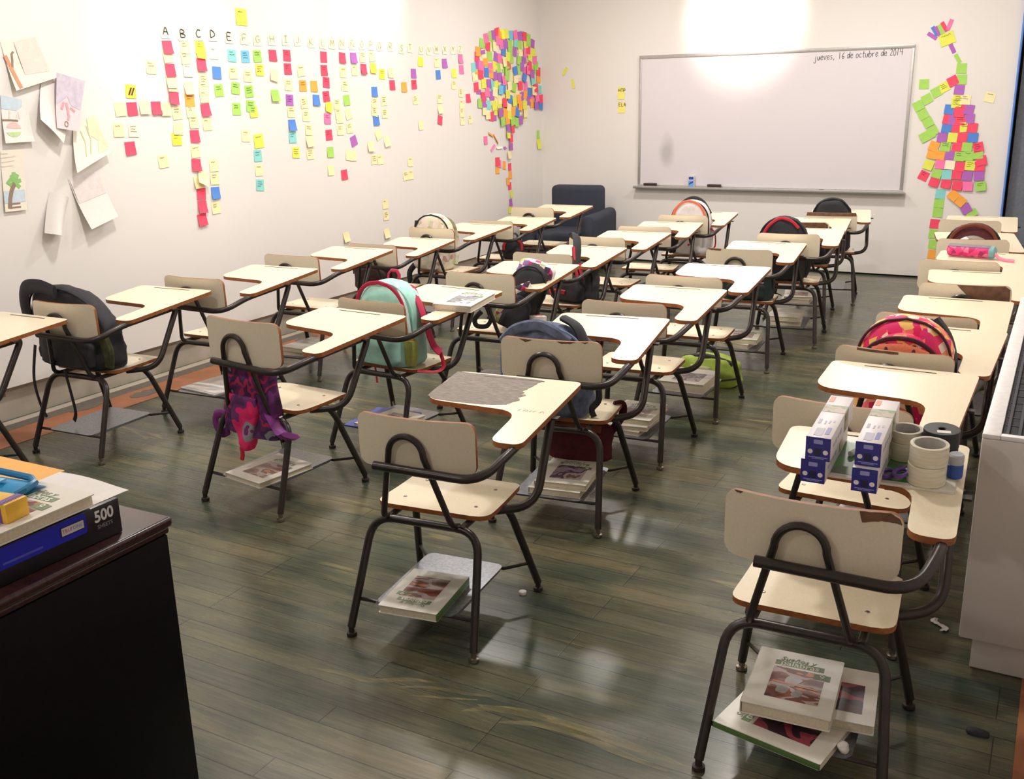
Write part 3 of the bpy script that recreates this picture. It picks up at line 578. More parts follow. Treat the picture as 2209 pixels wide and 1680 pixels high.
NOTES = [
('L',4.411,2.0,'C',-2,0.074,0.074,0.006,2,'H','A',0,0),
('L',4.545,1.99,'C',-1,0.074,0.074,0.014,2,'H','B',0,0),
('L',4.668,1.996,'C',1,0.074,0.074,0.004,2,'H','C',0,0),
('L',4.787,1.998,'C',1,0.074,0.074,0.014,2,'H','D',0,0),
('L',4.929,1.99,'C',-2,0.074,0.074,0.006,2,'H','E',0,0),
('L',5.065,1.987,'C',-2,0.074,0.074,0.014,3,'H','F',0,0),
('L',5.184,1.983,'C',0,0.074,0.074,0.014,3,'H','G',0,0),
('L',5.321,1.991,'C',-1,0.074,0.074,0.006,3,'H','H',0,0),
('L',5.459,1.994,'C',-2,0.074,0.074,0.006,3,'H','I',0,0),
('L',5.577,1.995,'C',3,0.074,0.074,0.014,3,'H','J',0,0),
('L',5.722,1.988,'C',2,0.074,0.074,0.004,3,'H','K',0,0),
('L',5.847,1.986,'C',-3,0.074,0.074,0.004,3,'H','L',0,0),
('L',5.951,1.987,'C',-2,0.074,0.074,0.004,3,'H','M',0,0),
('L',6.063,1.991,'C',3,0.074,0.074,0.01,3,'H','N',0,0),
('L',6.182,1.989,'C',0,0.074,0.074,0.014,3,'H','Ñ',0,0),
('L',6.3,1.993,'C',2,0.074,0.074,0.014,3,'H','O',0,0),
('L',6.415,1.993,'C',-1,0.074,0.074,0.014,3,'H','P',0,0),
('L',6.521,1.992,'C',4,0.074,0.074,0.006,3,'H','Q',0,0),
('L',6.667,1.991,'C',3,0.074,0.074,0.004,3,'H','R',0,0),
('L',6.816,1.979,'C',-4,0.074,0.074,0.014,3,'H','S',0,0),
('L',6.933,1.99,'C',-2,0.074,0.074,0.014,3,'H','T',0,0),
('L',7.091,1.98,'C',2,0.074,0.074,0.01,3,'H','U',0,0),
('L',7.207,1.98,'C',-1,0.074,0.074,0.014,3,'H','V',0,0),
('L',7.32,1.991,'C',1,0.074,0.074,0.014,3,'H','W',0,0),
('L',7.449,1.991,'C',1,0.074,0.074,0.01,3,'H','X',0,0),
('L',7.581,1.995,'C',1,0.074,0.074,0.004,3,'H','Y',0,0),
('L',7.695,1.998,'C',3,0.074,0.074,0.006,3,'H','Z',0,0),
('L',4.415,1.913,'R',2,0.074,0.074,0.01,0,'A','A',0,0),
('L',4.411,1.864,'L',4,0.074,0.074,0.004,0,'A','A',1,0),
('L',4.417,1.783,'R',2,0.074,0.074,0.006,0,'A','A',2,0),
('L',4.414,1.72,'L',1,0.074,0.074,0.01,0,'A','A',3,0),
('L',4.418,1.699,'L',-2,0.074,0.074,0.004,0,'A','A',4,0),
('L',4.418,1.627,'R',-9,0.074,0.074,0.014,0,'A','A',5,0),
('L',4.433,1.539,'L',3,0.074,0.074,0.014,1,'A','A',0,0),
('L',4.427,1.45,'L',-3,0.074,0.074,0.004,0,'A','A',0,0),
('L',4.407,1.389,'Y',-1,0.074,0.074,0.006,1,'A','A',1,0),
('L',4.276,1.799,'L',-4,0.074,0.074,0.014,1,'A','left',0,0),
('L',4.107,1.665,'Y',-5,0.074,0.074,0.014,9,'A','left',0,0),
('L',4.017,1.568,'L',3,0.074,0.074,0.004,0,'A','left',0,0),
('L',4.102,1.569,'R',1,0.074,0.074,0.004,0,'A','left',0,0),
('L',4.19,1.575,'L',-1,0.074,0.074,0.01,0,'A','left',0,0),
('L',4.278,1.571,'R',0,0.074,0.074,0.01,0,'A','left',0,0),
('L',4.347,1.562,'L',0,0.074,0.074,0.004,0,'A','left',6,0),
('L',3.989,1.455,'L',-2,0.074,0.074,0.004,1,'A','left',0,0),
('L',4.093,1.451,'C',-3,0.074,0.074,0.004,1,'A','left',0,0),
('L',4.054,1.352,'R',2,0.074,0.074,0.006,0,'A','left',0,0),
('L',4.283,1.265,'L',4,0.074,0.074,0.01,1,'A','left',0,0),
('L',4.553,1.917,'L',1,0.074,0.074,0.006,1,'A','B',1,0),
('L',4.547,1.859,'L',2,0.074,0.074,0.01,1,'A','B',2,0),
('L',4.555,1.785,'C',-1,0.074,0.074,0.006,1,'A','B',3,0),
('L',4.547,1.683,'L',3,0.074,0.074,0.014,0,'A','B',0,0),
('L',4.544,1.613,'O',-1,0.074,0.074,0.014,1,'A','B',1,0),
('L',4.545,1.547,'L',1,0.074,0.074,0.004,1,'A','B',2,0),
('L',4.558,1.484,'L',1,0.074,0.074,0.01,1,'A','B',3,0),
('L',4.553,1.399,'R',-1,0.074,0.074,0.006,0,'A','B',0,0),
('L',4.547,1.308,'L',3,0.074,0.074,0.014,1,'A','B',0,0),
('L',4.539,1.227,'R',-4,0.074,0.074,0.01,0,'A','B',1,0),
('L',4.543,1.122,'L',0,0.074,0.074,0.01,0,'A','B',0,0),
('L',4.577,1.145,'L',-25,0.085,0.085,0.03,0,'A','B',2,0),
('L',4.556,1.05,'R',-6,0.074,0.074,0.004,0,'A','B',1,0),
('L',4.552,0.97,'R',-3,0.074,0.074,0.014,0,'A','B',2,0),
('L',4.54,0.891,'R',4,0.074,0.074,0.01,0,'A','B',3,0),
('L',4.672,1.918,'Y',-4,0.074,0.074,0.006,1,'A','C',1,0),
('L',4.676,1.892,'Y',-4,0.074,0.074,0.01,0,'A','C',2,0),
('L',4.669,1.819,'R',0,0.074,0.074,0.01,0,'A','C',3,0),
('L',4.675,1.729,'L',1,0.074,0.074,0.01,1,'A','C',0,0),
('L',4.668,1.68,'L',2,0.074,0.074,0.004,1,'A','C',1,0),
('L',4.665,1.633,'L',1,0.074,0.074,0.004,1,'A','C',2,0),
('L',4.664,1.553,'R',4,0.074,0.074,0.01,0,'A','C',3,0),
('L',4.667,1.467,'L',1,0.074,0.074,0.01,1,'A','C',0,0),
('L',4.686,1.215,'L',1,0.074,0.074,0.01,1,'A','C',0,0),
('L',4.682,1.134,'L',-3,0.074,0.074,0.006,1,'A','C',1,0),
('L',4.677,1.045,'B',-1,0.074,0.074,0.01,0,'A','C',0,0),
('L',4.668,0.953,'L',3,0.074,0.074,0.01,1,'A','C',0,0),
('L',4.784,1.892,'C',-2,0.074,0.074,0.014,1,'A','D',0,0),
('L',4.792,1.774,'B',-3,0.074,0.074,0.004,0,'A','D',0,0),
('L',4.795,1.669,'G',4,0.074,0.074,0.006,1,'A','D',0,0),
('L',4.938,1.879,'T',-2,0.074,0.074,0.006,1,'A','E',0,0),
('L',4.936,1.776,'L',1,0.074,0.074,0.01,1,'A','E',0,0),
('L',4.943,1.682,'G',-6,0.074,0.074,0.006,1,'A','E',0,0),
('L',4.934,1.554,'G',-1,0.074,0.074,0.014,1,'A','E',0,0),
('L',5.058,1.877,'S',1,0.074,0.074,0.004,1,'A','F',0,0),
('L',5.063,1.757,'L',-3,0.074,0.074,0.01,1,'A','F',0,0),
('L',5.063,1.662,'G',4,0.074,0.074,0.006,1,'A','F',0,0),
('L',5.063,1.569,'G',-5,0.074,0.074,0.014,1,'A','F',0,0),
('L',5.088,1.534,'YG',2,0.074,0.074,0.006,1,'A','F',1,0),
('L',4.995,1.384,'L',-3,0.074,0.074,0.006,1,'A','F',0,0),
('L',5.17,1.882,'G',3,0.074,0.074,0.014,1,'A','G',0,0),
('L',5.18,1.796,'YG',-2,0.074,0.074,0.004,1,'A','G',0,0),
('L',5.111,1.346,'YG',4,0.09,0.09,0.004,1,'A','G',0,0),
('L',5.09,1.252,'T',0,0.074,0.074,0.006,1,'A','G',0,0),
('L',5.09,1.158,'L',-1,0.074,0.074,0.006,1,'A','G',0,0),
('L',5.086,1.061,'T',-6,0.074,0.074,0.01,1,'A','G',0,0),
('L',5.317,1.889,'R',-1,0.074,0.074,0.004,0,'A','H',0,0),
('L',5.314,1.762,'L',-12,0.074,0.074,0.01,0,'A','H',0,0),
('L',5.306,1.634,'G',1,0.074,0.074,0.014,0,'A','H',0,0),
('L',5.458,1.893,'R',-2,0.074,0.074,0.01,1,'A','I',0,0),
('L',5.456,1.806,'R',0,0.074,0.074,0.014,1,'A','I',0,0),
('L',5.45,1.703,'L',-2,0.074,0.074,0.014,1,'A','I',0,0),
('L',5.449,1.603,'P',-4,0.074,0.074,0.014,1,'A','I',0,0),
('L',5.456,1.526,'L',-3,0.074,0.074,0.004,1,'A','I',1,0),
('L',5.454,1.437,'B',0,0.074,0.074,0.014,0,'A','I',0,0),
('L',5.449,1.356,'T',0,0.074,0.074,0.006,1,'A','I',1,0),
('L',5.47,1.252,'YG',-4,0.074,0.074,0.014,1,'A','I',0,0),
('L',5.59,1.795,'L',3,0.074,0.074,0.01,1,'A','J',0,0),
('L',5.598,1.697,'O',0,0.074,0.074,0.006,1,'A','J',0,0),
('L',5.598,1.583,'L',3,0.074,0.074,0.01,1,'A','J',0,0),
('L',5.608,1.495,'L',-3,0.074,0.074,0.006,1,'A','J',0,0),
('L',5.626,1.4,'L',-4,0.074,0.074,0.006,1,'A','J',0,0),
('L',5.624,1.321,'L',3,0.074,0.074,0.014,0,'A','J',1,0),
('L',5.621,1.234,'L',1,0.074,0.074,0.004,1,'A','J',0,0),
('L',5.716,1.694,'O',0,0.074,0.074,0.004,0,'A','K',0,0),
('L',5.73,1.6,'B',-3,0.074,0.074,0.01,0,'A','K',0,0),
('L',5.847,1.893,'R',-2,0.074,0.074,0.004,0,'A','L',0,0),
('L',5.841,1.802,'R',0,0.074,0.074,0.014,1,'A','L',0,0),
('L',5.855,1.72,'R',-5,0.074,0.074,0.004,1,'A','L',0,0),
('L',5.844,1.624,'R',4,0.074,0.074,0.004,1,'A','L',0,0),
('L',5.864,1.55,'Y',-16,0.074,0.074,0.01,0,'A','L',1,0),
('L',5.839,1.47,'K',-3,0.074,0.074,0.014,1,'A','L',2,0),
('L',5.844,1.356,'R',2,0.074,0.074,0.004,1,'A','L',0,0),
('L',5.846,1.235,'G',-1,0.074,0.074,0.006,0,'A','L',0,0),
('L',5.839,1.106,'L',-3,0.074,0.074,0.004,0,'A','L',0,0),
('L',5.962,1.568,'L',-3,0.074,0.074,0.01,1,'A','M',0,0),
('L',5.97,1.5,'L',3,0.074,0.074,0.006,1,'A','M',1,0),
('L',5.978,1.473,'L',3,0.074,0.074,0.004,0,'A','M',2,0),
('L',5.979,1.387,'L',0,0.074,0.074,0.014,1,'A','M',0,0),
('L',6.057,1.892,'R',-4,0.074,0.074,0.01,0,'A','N',0,0),
('L',6.057,1.792,'L',-2,0.074,0.074,0.014,1,'A','N',0,0),
('L',6.068,1.698,'L',-4,0.074,0.074,0.01,1,'A','N',0,0),
('L',6.076,1.596,'G',5,0.074,0.074,0.004,0,'A','N',0,0),
('L',6.088,1.497,'L',14,0.074,0.074,0.004,0,'A','N',0,0),
('L',6.09,1.397,'L',2,0.074,0.074,0.004,1,'A','N',0,0),
('L',6.13,1.301,'P',18,0.074,0.074,0.004,0,'A','N',0,0),
('L',6.063,1.2,'L',-10,0.074,0.074,0.004,0,'A','N',0,0),
('L',6.113,1.193,'L',-3,0.074,0.074,0.004,0,'A','N',1,0),
('L',5.99,1.062,'R',3,0.074,0.074,0.004,0,'A','N',0,0),
('L',6.189,1.895,'P',0,0.074,0.074,0.014,0,'A','Ñ',0,0),
('L',6.196,1.807,'L',-1,0.074,0.074,0.01,1,'A','Ñ',0,0),
('L',6.302,1.904,'L',-3,0.074,0.074,0.014,1,'A','O',0,0),
('L',6.305,1.818,'R',-3,0.074,0.074,0.014,0,'A','O',0,0),
('L',6.419,1.91,'L',1,0.074,0.074,0.01,1,'A','P',0,0),
('L',6.425,1.826,'Y',-2,0.074,0.074,0.01,0,'A','P',0,0),
('L',6.426,1.654,'B',-1,0.074,0.074,0.006,0,'A','P',0,0),
('L',6.417,1.572,'L',0,0.074,0.074,0.014,1,'A','P',0,0),
('L',6.414,1.51,'L',-10,0.074,0.074,0.004,1,'A','P',1,0),
('L',6.425,1.441,'B',4,0.074,0.074,0.006,0,'A','P',2,0),
('L',6.444,1.336,'L',22,0.074,0.074,0.004,0,'A','P',0,0),
('L',6.334,1.251,'L',-1,0.074,0.074,0.014,0,'A','P',0,0),
('L',6.371,1.151,'L',1,0.074,0.074,0.004,1,'A','P',0,0),
('L',6.45,1.146,'L',1,0.074,0.074,0.014,1,'A','P',1,0),
('L',6.535,1.784,'Y',-4,0.074,0.074,0.014,1,'A','Q',0,0),
('L',6.542,1.588,'L',2,0.074,0.074,0.01,1,'A','Q',0,0),
('L',6.545,1.494,'L',-1,0.074,0.074,0.014,1,'A','Q',0,0),
('L',6.549,1.279,'L',10,0.074,0.074,0.014,0,'A','Q',0,0),
('L',6.652,1.795,'L',-4,0.074,0.074,0.006,0,'A','R',0,0),
('L',6.664,1.703,'R',0,0.074,0.074,0.004,0,'A','R',0,0),
('L',6.825,1.688,'O',2,0.074,0.074,0.006,0,'A','S',0,0),
('L',6.967,1.793,'P',-1,0.074,0.074,0.004,0,'A','T',0,0),
('L',6.967,1.708,'R',3,0.074,0.074,0.01,1,'A','T',0,0),
('L',6.977,1.59,'L',4,0.074,0.074,0.01,1,'A','T',0,0),
('L',6.861,1.103,'L',-3,0.074,0.074,0.004,1,'A','T',0,0),
('L',6.785,0.997,'L',4,0.074,0.074,0.014,1,'A','T',0,0),
('L',6.858,0.999,'L',1,0.074,0.074,0.01,1,'A','T',1,0),
('L',7.077,1.887,'Y',-6,0.074,0.074,0.004,0,'A','U',0,0),
('L',7.041,1.387,'L',2,0.074,0.074,0.004,0,'A','U',0,0),
('L',7.319,1.884,'L',0,0.074,0.074,0.006,1,'A','W',0,0),
('L',7.333,1.788,'B',2,0.074,0.074,0.004,0,'A','W',0,0),
('L',7.339,1.594,'L',0,0.074,0.074,0.004,1,'A','W',0,0),
('L',7.34,1.511,'L',1,0.074,0.074,0.014,0,'A','W',0,0),
('L',7.333,1.42,'R',-14,0.074,0.074,0.006,0,'A','W',0,0),
('L',7.437,1.881,'P',3,0.074,0.074,0.01,0,'A','X',0,0),
('L',7.583,1.802,'YG',3,0.074,0.074,0.004,0,'A','Y',0,0),
('L',7.576,1.707,'L',-4,0.074,0.074,0.004,1,'A','Y',0,0),
('L',7.697,1.922,'K',1,0.074,0.074,0.01,0,'A','Z',1,0),
('L',7.706,1.834,'K',1,0.074,0.074,0.004,0,'A','Z',0,0),
('L',7.686,1.641,'L',-4,0.074,0.074,0.006,1,'A','Z',0,0),
('L',7.694,1.544,'L',-3,0.074,0.074,0.004,1,'A','Z',0,0),
('L',7.69,1.473,'L',3,0.074,0.074,0.004,1,'A','Z',1,0),
('L',7.693,1.406,'L',0,0.074,0.074,0.006,1,'A','Z',2,0),
('L',7.804,1.594,'R',3,0.074,0.074,0.006,0,'A','Z',0,0),
('L',7.831,1.415,'L',4,0.074,0.074,0.006,1,'A','Z',0,0),
('L',6.483,0.798,'L',0,0.074,0.074,0.014,1,'A','low',0,0),
('L',6.485,0.707,'L',-2,0.074,0.074,0.014,1,'A','low',0,0),
('L',5.964,0.603,'L',4,0.074,0.074,0.014,0,'A','low',0,0),
('L',6.48,0.567,'L',4,0.074,0.074,0.014,0,'A','low',0,0),
('L',5.055,2.116,'YG',-2,0.098,0.102,0.006,1,'A','top',0,0),
('L',8.096,2.037,'G',0,0.084,0.082,0.002,0,'T','crown',0,0.22),
('L',8.279,2.074,'G',11,0.084,0.082,0.002,0,'T','crown',0,0.37),
('L',8.723,2.041,'L',-2,0.084,0.082,0.002,0,'T','crown',0,0.33),
('L',8.865,1.98,'YG',6,0.084,0.082,0.002,0,'T','crown',0,0.19),
('L',8.959,1.933,'L',-8,0.084,0.082,0.002,0,'T','crown',0,0.36),
('L',8.033,1.922,'L',5,0.084,0.082,0.002,0,'T','crown',0,0.16),
('L',8.47,1.859,'G',6,0.084,0.082,0.002,0,'T','crown',0,0.35),
('L',8.541,1.908,'G',4,0.084,0.082,0.002,0,'T','crown',1,0.0),
('L',8.749,1.814,'L',0,0.084,0.082,0.002,0,'T','crown',0,0.52),
('L',8.372,1.803,'L',0,0.084,0.082,0.002,0,'T','crown',0,0.15),
('L',8.072,1.843,'K',3,0.084,0.082,0.002,0,'T','crown',1,0.36),
('L',8.881,1.832,'K',10,0.084,0.082,0.002,0,'T','crown',0,0.65),
('L',7.977,1.836,'O',-8,0.084,0.082,0.002,0,'T','crown',1,0.4),
('L',9.077,1.851,'G',-10,0.084,0.082,0.002,0,'T','crown',0,0.7),
('L',8.211,2.025,'L',6,0.084,0.082,0.002,0,'T','crown',1,0.56),
('L',8.478,2.033,'L',10,0.084,0.082,0.002,0,'T','crown',0,0.1),
('L',8.653,2.071,'L',0,0.084,0.082,0.002,0,'T','crown',1,0.38),
('L',8.794,2.027,'L',-1,0.084,0.082,0.002,0,'T','crown',1,0.25),
('L',8.078,1.945,'L',5,0.084,0.082,0.002,0,'T','crown',1,0.35),
('L',8.574,1.876,'L',-8,0.084,0.082,0.002,0,'T','crown',2,0.44),
('L',8.403,1.889,'L',-6,0.084,0.082,0.002,0,'T','crown',1,0.48),
('L',8.64,1.78,'L',-7,0.084,0.082,0.002,0,'T','crown',0,0.44),
('L',8.265,1.809,'L',2,0.084,0.082,0.002,0,'T','crown',0,0.22),
('L',8.827,1.946,'L',-4,0.084,0.082,0.002,0,'T','crown',2,0.26),
('L',8.033,1.707,'L',-6,0.084,0.082,0.002,0,'T','crown',0,0.46),
('L',8.114,1.67,'L',5,0.084,0.082,0.002,0,'T','crown',1,0.26),
('L',8.204,1.651,'T',11,0.084,0.082,0.002,0,'T','crown',2,0.38),
('L',8.39,1.627,'L',-5,0.084,0.082,0.002,0,'T','crown',0,0.14),
('L',8.457,1.598,'L',5,0.084,0.082,0.002,0,'T','crown',1,0.37),
('L',8.757,1.649,'L',-2,0.084,0.082,0.002,0,'T','crown',0,0.46),
('L',8.924,1.591,'O',8,0.084,0.082,0.002,0,'T','crown',0,0.28),
('L',9.002,1.658,'L',2,0.084,0.082,0.002,0,'T','crown',1,0.27),
('L',8.811,1.548,'L',-6,0.084,0.082,0.002,0,'T','crown',0,0.21),
('L',9.022,1.58,'K',-7,0.084,0.082,0.002,0,'T','crown',2,0.43),
('L',8.305,1.561,'L',-11,0.084,0.082,0.002,0,'T','crown',1,0.6),
('L',8.155,1.487,'L',0,0.084,0.082,0.002,0,'T','crown',0,0.23),
('L',8.301,1.478,'YG',-3,0.084,0.082,0.002,0,'T','crown',2,0.46),
('L',8.486,1.48,'O',-8,0.084,0.082,0.002,0,'T','crown',0,0.15),
('L',8.614,1.511,'L',-3,0.084,0.082,0.002,0,'T','crown',0,0.33),
('L',8.575,1.429,'YG',-4,0.084,0.082,0.002,0,'T','crown',1,0.07),
('L',8.772,1.475,'L',7,0.084,0.082,0.002,0,'T','crown',1,0.59),
('L',8.646,1.411,'L',-9,0.084,0.082,0.002,0,'T','crown',2,0.36),
('L',8.36,1.698,'L',12,0.084,0.082,0.002,0,'T','crown',1,0.3),
('L',8.599,1.643,'L',0,0.084,0.082,0.002,0,'T','crown',0,0.6),
('L',8.671,1.659,'L',2,0.084,0.082,0.002,0,'T','crown',1,0.51),
('L',8.49,1.559,'L',-1,0.084,0.082,0.002,0,'T','crown',2,0.21),
('L',8.295,1.625,'L',8,0.084,0.082,0.002,0,'T','crown',3,0.4),
('L',8.557,1.496,'L',8,0.084,0.082,0.002,0,'T','crown',3,0.23),
('L',8.704,1.603,'L',1,0.084,0.082,0.002,0,'T','crown',2,0.52),
('L',8.388,1.579,'L',0,0.084,0.082,0.002,0,'T','crown',4,0.58),
('L',8.186,1.565,'L',5,0.084,0.082,0.002,0,'T','crown',3,0.52),
('L',8.145,2.109,'K',9,0.084,0.082,0.002,0,'T','crown',2,0.94),
('L',8.237,2.131,'G',-2,0.084,0.082,0.002,0,'T','crown',3,0.74),
('L',8.286,2.142,'P',6,0.084,0.082,0.002,0,'T','crown',4,0.93),
('L',8.35,2.166,'R',11,0.084,0.082,0.002,0,'T','crown',5,0.42),
('L',8.362,2.142,'R',-1,0.084,0.082,0.002,0,'T','crown',6,0.4),
('L',8.41,2.156,'O',-6,0.084,0.082,0.002,0,'T','crown',7,0.37),
('L',8.443,2.155,'Y',-6,0.084,0.082,0.002,0,'T','crown',8,1.0),
('L',8.518,2.161,'YG',5,0.084,0.082,0.002,0,'T','crown',9,1.0),
('L',8.604,2.152,'S',4,0.084,0.082,0.002,0,'T','crown',10,1.0),
('L',8.692,2.159,'K',11,0.084,0.082,0.002,0,'T','crown',11,0.9),
('L',8.781,2.153,'P',8,0.084,0.082,0.002,0,'T','crown',12,1.0),
('L',8.871,2.153,'R',-6,0.084,0.082,0.002,0,'T','crown',13,0.93),
('L',8.966,2.141,'G',-7,0.084,0.082,0.002,0,'T','crown',0,0.57),
('L',8.069,2.063,'G',-6,0.084,0.082,0.002,0,'T','crown',3,0.7),
('L',8.174,2.042,'R',-8,0.084,0.082,0.002,0,'T','crown',4,1.0),
('L',8.36,2.098,'K',5,0.084,0.082,0.002,0,'T','crown',9,0.89),
('L',8.426,2.066,'K',9,0.084,0.082,0.002,0,'T','crown',10,0.79),
('L',8.494,2.072,'P',10,0.084,0.082,0.002,0,'T','crown',11,0.88),
('L',8.298,2.043,'L',-6,0.084,0.082,0.002,0,'T','crown',10,1.0),
('L',8.583,2.069,'G',9,0.084,0.082,0.002,0,'T','crown',12,0.7),
('L',8.696,2.09,'T',-4,0.084,0.082,0.002,0,'T','crown',13,0.91),
('L',8.767,2.075,'G',-2,0.084,0.082,0.002,0,'T','crown',14,0.91),
('L',8.891,2.089,'YG',5,0.084,0.082,0.002,0,'T','crown',14,0.74),
('L',8.95,2.107,'G',-10,0.084,0.082,0.002,0,'T','crown',15,0.9),
('L',9.047,2.094,'P',-10,0.084,0.082,0.002,0,'T','crown',1,1.0),
('L',8.076,2.009,'P',8,0.084,0.082,0.002,0,'T','crown',4,0.63),
('L',7.978,1.945,'R',-5,0.084,0.082,0.002,0,'T','crown',1,0.54),
('L',7.996,1.991,'O',-3,0.084,0.082,0.002,0,'T','crown',5,1.0),
('L',8.099,1.976,'L',2,0.084,0.082,0.002,0,'T','crown',5,0.93),
('L',8.201,1.957,'G',4,0.084,0.082,0.002,0,'T','crown',5,1.0),
('L',8.319,1.951,'P',-12,0.084,0.082,0.002,0,'T','crown',2,0.93),
('L',8.392,1.943,'K',-4,0.084,0.082,0.002,0,'T','crown',3,0.99),
('L',8.46,2.009,'B',-2,0.084,0.082,0.002,0,'T','crown',12,0.96),
('L',8.581,2.021,'G',0,0.084,0.082,0.002,0,'T','crown',13,0.93),
('L',8.665,2.01,'P',-7,0.084,0.082,0.002,0,'T','crown',14,0.99),
('L',8.779,2.01,'L',2,0.084,0.082,0.002,0,'T','crown',15,1.0),
('L',8.888,2.007,'K',11,0.084,0.082,0.002,0,'T','crown',15,0.65),
('L',8.94,2.035,'R',-3,0.084,0.082,0.002,0,'T','crown',16,0.88),
('L',9.067,2.018,'YG',1,0.084,0.082,0.002,0,'T','crown',2,1.0),
('L',8.975,1.973,'YG',-9,0.084,0.082,0.002,0,'T','crown',17,1.0),
('L',8.121,1.912,'O',-5,0.084,0.082,0.002,0,'T','crown',6,1.0),
('L',8.598,1.944,'G',4,0.084,0.082,0.002,0,'T','crown',15,0.86),
('L',8.53,1.962,'YG',-9,0.084,0.082,0.002,0,'T','crown',16,0.93),
('L',8.54,1.882,'N',9,0.084,0.082,0.002,0,'T','crown',17,0.75),
('L',8.472,1.913,'L',10,0.084,0.082,0.002,0,'T','crown',18,1.0),
('L',8.754,1.932,'G',-10,0.084,0.082,0.002,0,'T','crown',16,0.95),
('L',8.852,1.944,'P',11,0.084,0.082,0.002,0,'T','crown',16,0.95),
('L',9.088,1.945,'K',-3,0.084,0.082,0.002,0,'T','crown',3,0.81),
('L',7.919,1.856,'T',7,0.084,0.082,0.002,0,'T','crown',2,0.94),
('L',7.987,1.888,'P',6,0.084,0.082,0.002,0,'T','crown',3,0.74),
('L',8.036,1.874,'K',-5,0.084,0.082,0.002,0,'T','crown',7,1.0),
('L',8.296,1.881,'YG',4,0.084,0.082,0.002,0,'T','crown',3,0.85),
('L',8.215,1.858,'K',4,0.084,0.082,0.002,0,'T','crown',4,0.7),
('L',8.354,1.857,'G',7,0.084,0.082,0.002,0,'T','crown',4,1.0),
('L',8.51,1.834,'G',-6,0.084,0.082,0.002,0,'T','crown',19,0.7),
('L',8.736,1.846,'G',6,0.084,0.082,0.002,0,'T','crown',17,0.9),
('L',8.671,1.836,'B',11,0.084,0.082,0.002,0,'T','crown',18,0.9),
('L',8.81,1.877,'P',4,0.084,0.082,0.002,0,'T','crown',18,1.0),
('L',8.965,1.883,'R',1,0.084,0.082,0.002,0,'T','crown',18,0.59),
('L',8.941,1.846,'K',-9,0.084,0.082,0.002,0,'T','crown',19,1.0),
('L',9.117,1.892,'G',0,0.084,0.082,0.002,0,'T','crown',4,0.9),
('L',9.161,1.835,'R',-4,0.084,0.082,0.002,0,'T','crown',5,0.89),
('L',7.93,1.781,'L',5,0.084,0.082,0.002,0,'T','crown',3,1.0),
('L',8.032,1.797,'R',4,0.084,0.082,0.002,0,'T','crown',8,1.0),
('L',8.135,1.816,'B',2,0.084,0.082,0.002,0,'T','crown',5,1.0),
('L',8.213,1.808,'O',-8,0.084,0.082,0.002,0,'T','crown',6,1.0),
('L',8.29,1.784,'P',3,0.084,0.082,0.002,0,'T','crown',7,1.0),
('L',8.377,1.775,'P',3,0.084,0.082,0.002,0,'T','crown',8,0.99),
('L',8.508,1.786,'G',-8,0.084,0.082,0.002,0,'T','crown',20,0.88),
('L',8.451,1.75,'K',9,0.084,0.082,0.002,0,'T','crown',21,0.93),
('L',8.675,1.767,'L',4,0.084,0.082,0.002,0,'T','crown',19,1.0),
('L',9.015,1.813,'P',-9,0.084,0.082,0.002,0,'T','crown',20,0.83),
('L',9.028,1.753,'T',10,0.084,0.082,0.002,0,'T','crown',21,0.98),
('L',9.159,1.771,'O',-9,0.084,0.082,0.002,0,'T','crown',6,1.0),
('L',7.992,1.667,'P',-4,0.084,0.082,0.002,0,'T','crown',1,0.7),
('L',7.949,1.688,'R',5,0.084,0.082,0.002,0,'T','crown',2,1.0),
('L',8.078,1.719,'YG',2,0.084,0.082,0.002,0,'T','crown',9,1.0),
('L',8.175,1.717,'P',1,0.084,0.082,0.002,0,'T','crown',3,1.0),
('L',8.253,1.707,'T',4,0.084,0.082,0.002,0,'T','crown',8,0.68),
('L',8.313,1.707,'YG',-1,0.084,0.082,0.002,0,'T','crown',9,0.85),
('L',8.427,1.679,'B',-5,0.084,0.082,0.002,0,'T','crown',22,0.74),
('L',8.378,1.663,'S',-8,0.084,0.082,0.002,0,'T','crown',23,1.0),
('L',8.636,1.685,'G',-10,0.084,0.082,0.002,0,'T','crown',20,1.0),
('L',8.552,1.698,'L',5,0.084,0.082,0.002,0,'T','crown',21,1.0),
('L',8.891,1.698,'K',6,0.084,0.082,0.002,0,'T','crown',0,1.0),
('L',8.766,1.702,'R',1,0.084,0.082,0.002,0,'T','crown',20,1.0),
('L',9.087,1.681,'R',6,0.084,0.082,0.002,0,'T','crown',22,0.75),
('L',9.179,1.664,'T',-3,0.084,0.082,0.002,0,'T','crown',0,1.0),
('L',8.138,1.644,'K',-6,0.084,0.082,0.002,0,'T','crown',10,1.0),
('L',8.065,1.604,'R',-3,0.084,0.082,0.002,0,'T','crown',11,0.68),
('L',8.215,1.613,'P',9,0.084,0.082,0.002,0,'T','crown',11,0.88),
('L',8.276,1.644,'L',-11,0.084,0.082,0.002,0,'T','crown',12,1.0),
('L',8.507,1.624,'YG',0,0.084,0.082,0.002,0,'T','crown',23,0.85),
('L',8.881,1.621,'O',-6,0.084,0.082,0.002,0,'T','crown',1,0.98),
('L',8.806,1.602,'P',6,0.084,0.082,0.002,0,'T','crown',2,1.0),
('L',8.971,1.641,'B',-4,0.084,0.082,0.002,0,'T','crown',3,1.0),
('L',9.048,1.651,'L',-4,0.084,0.082,0.002,0,'T','crown',23,0.95),
('L',8.004,1.549,'G',-2,0.084,0.082,0.002,0,'T','crown',12,0.89),
('L',8.075,1.551,'P',1,0.084,0.082,0.002,0,'T','crown',13,0.84),
('L',8.145,1.531,'T',7,0.084,0.082,0.002,0,'T','crown',14,0.96),
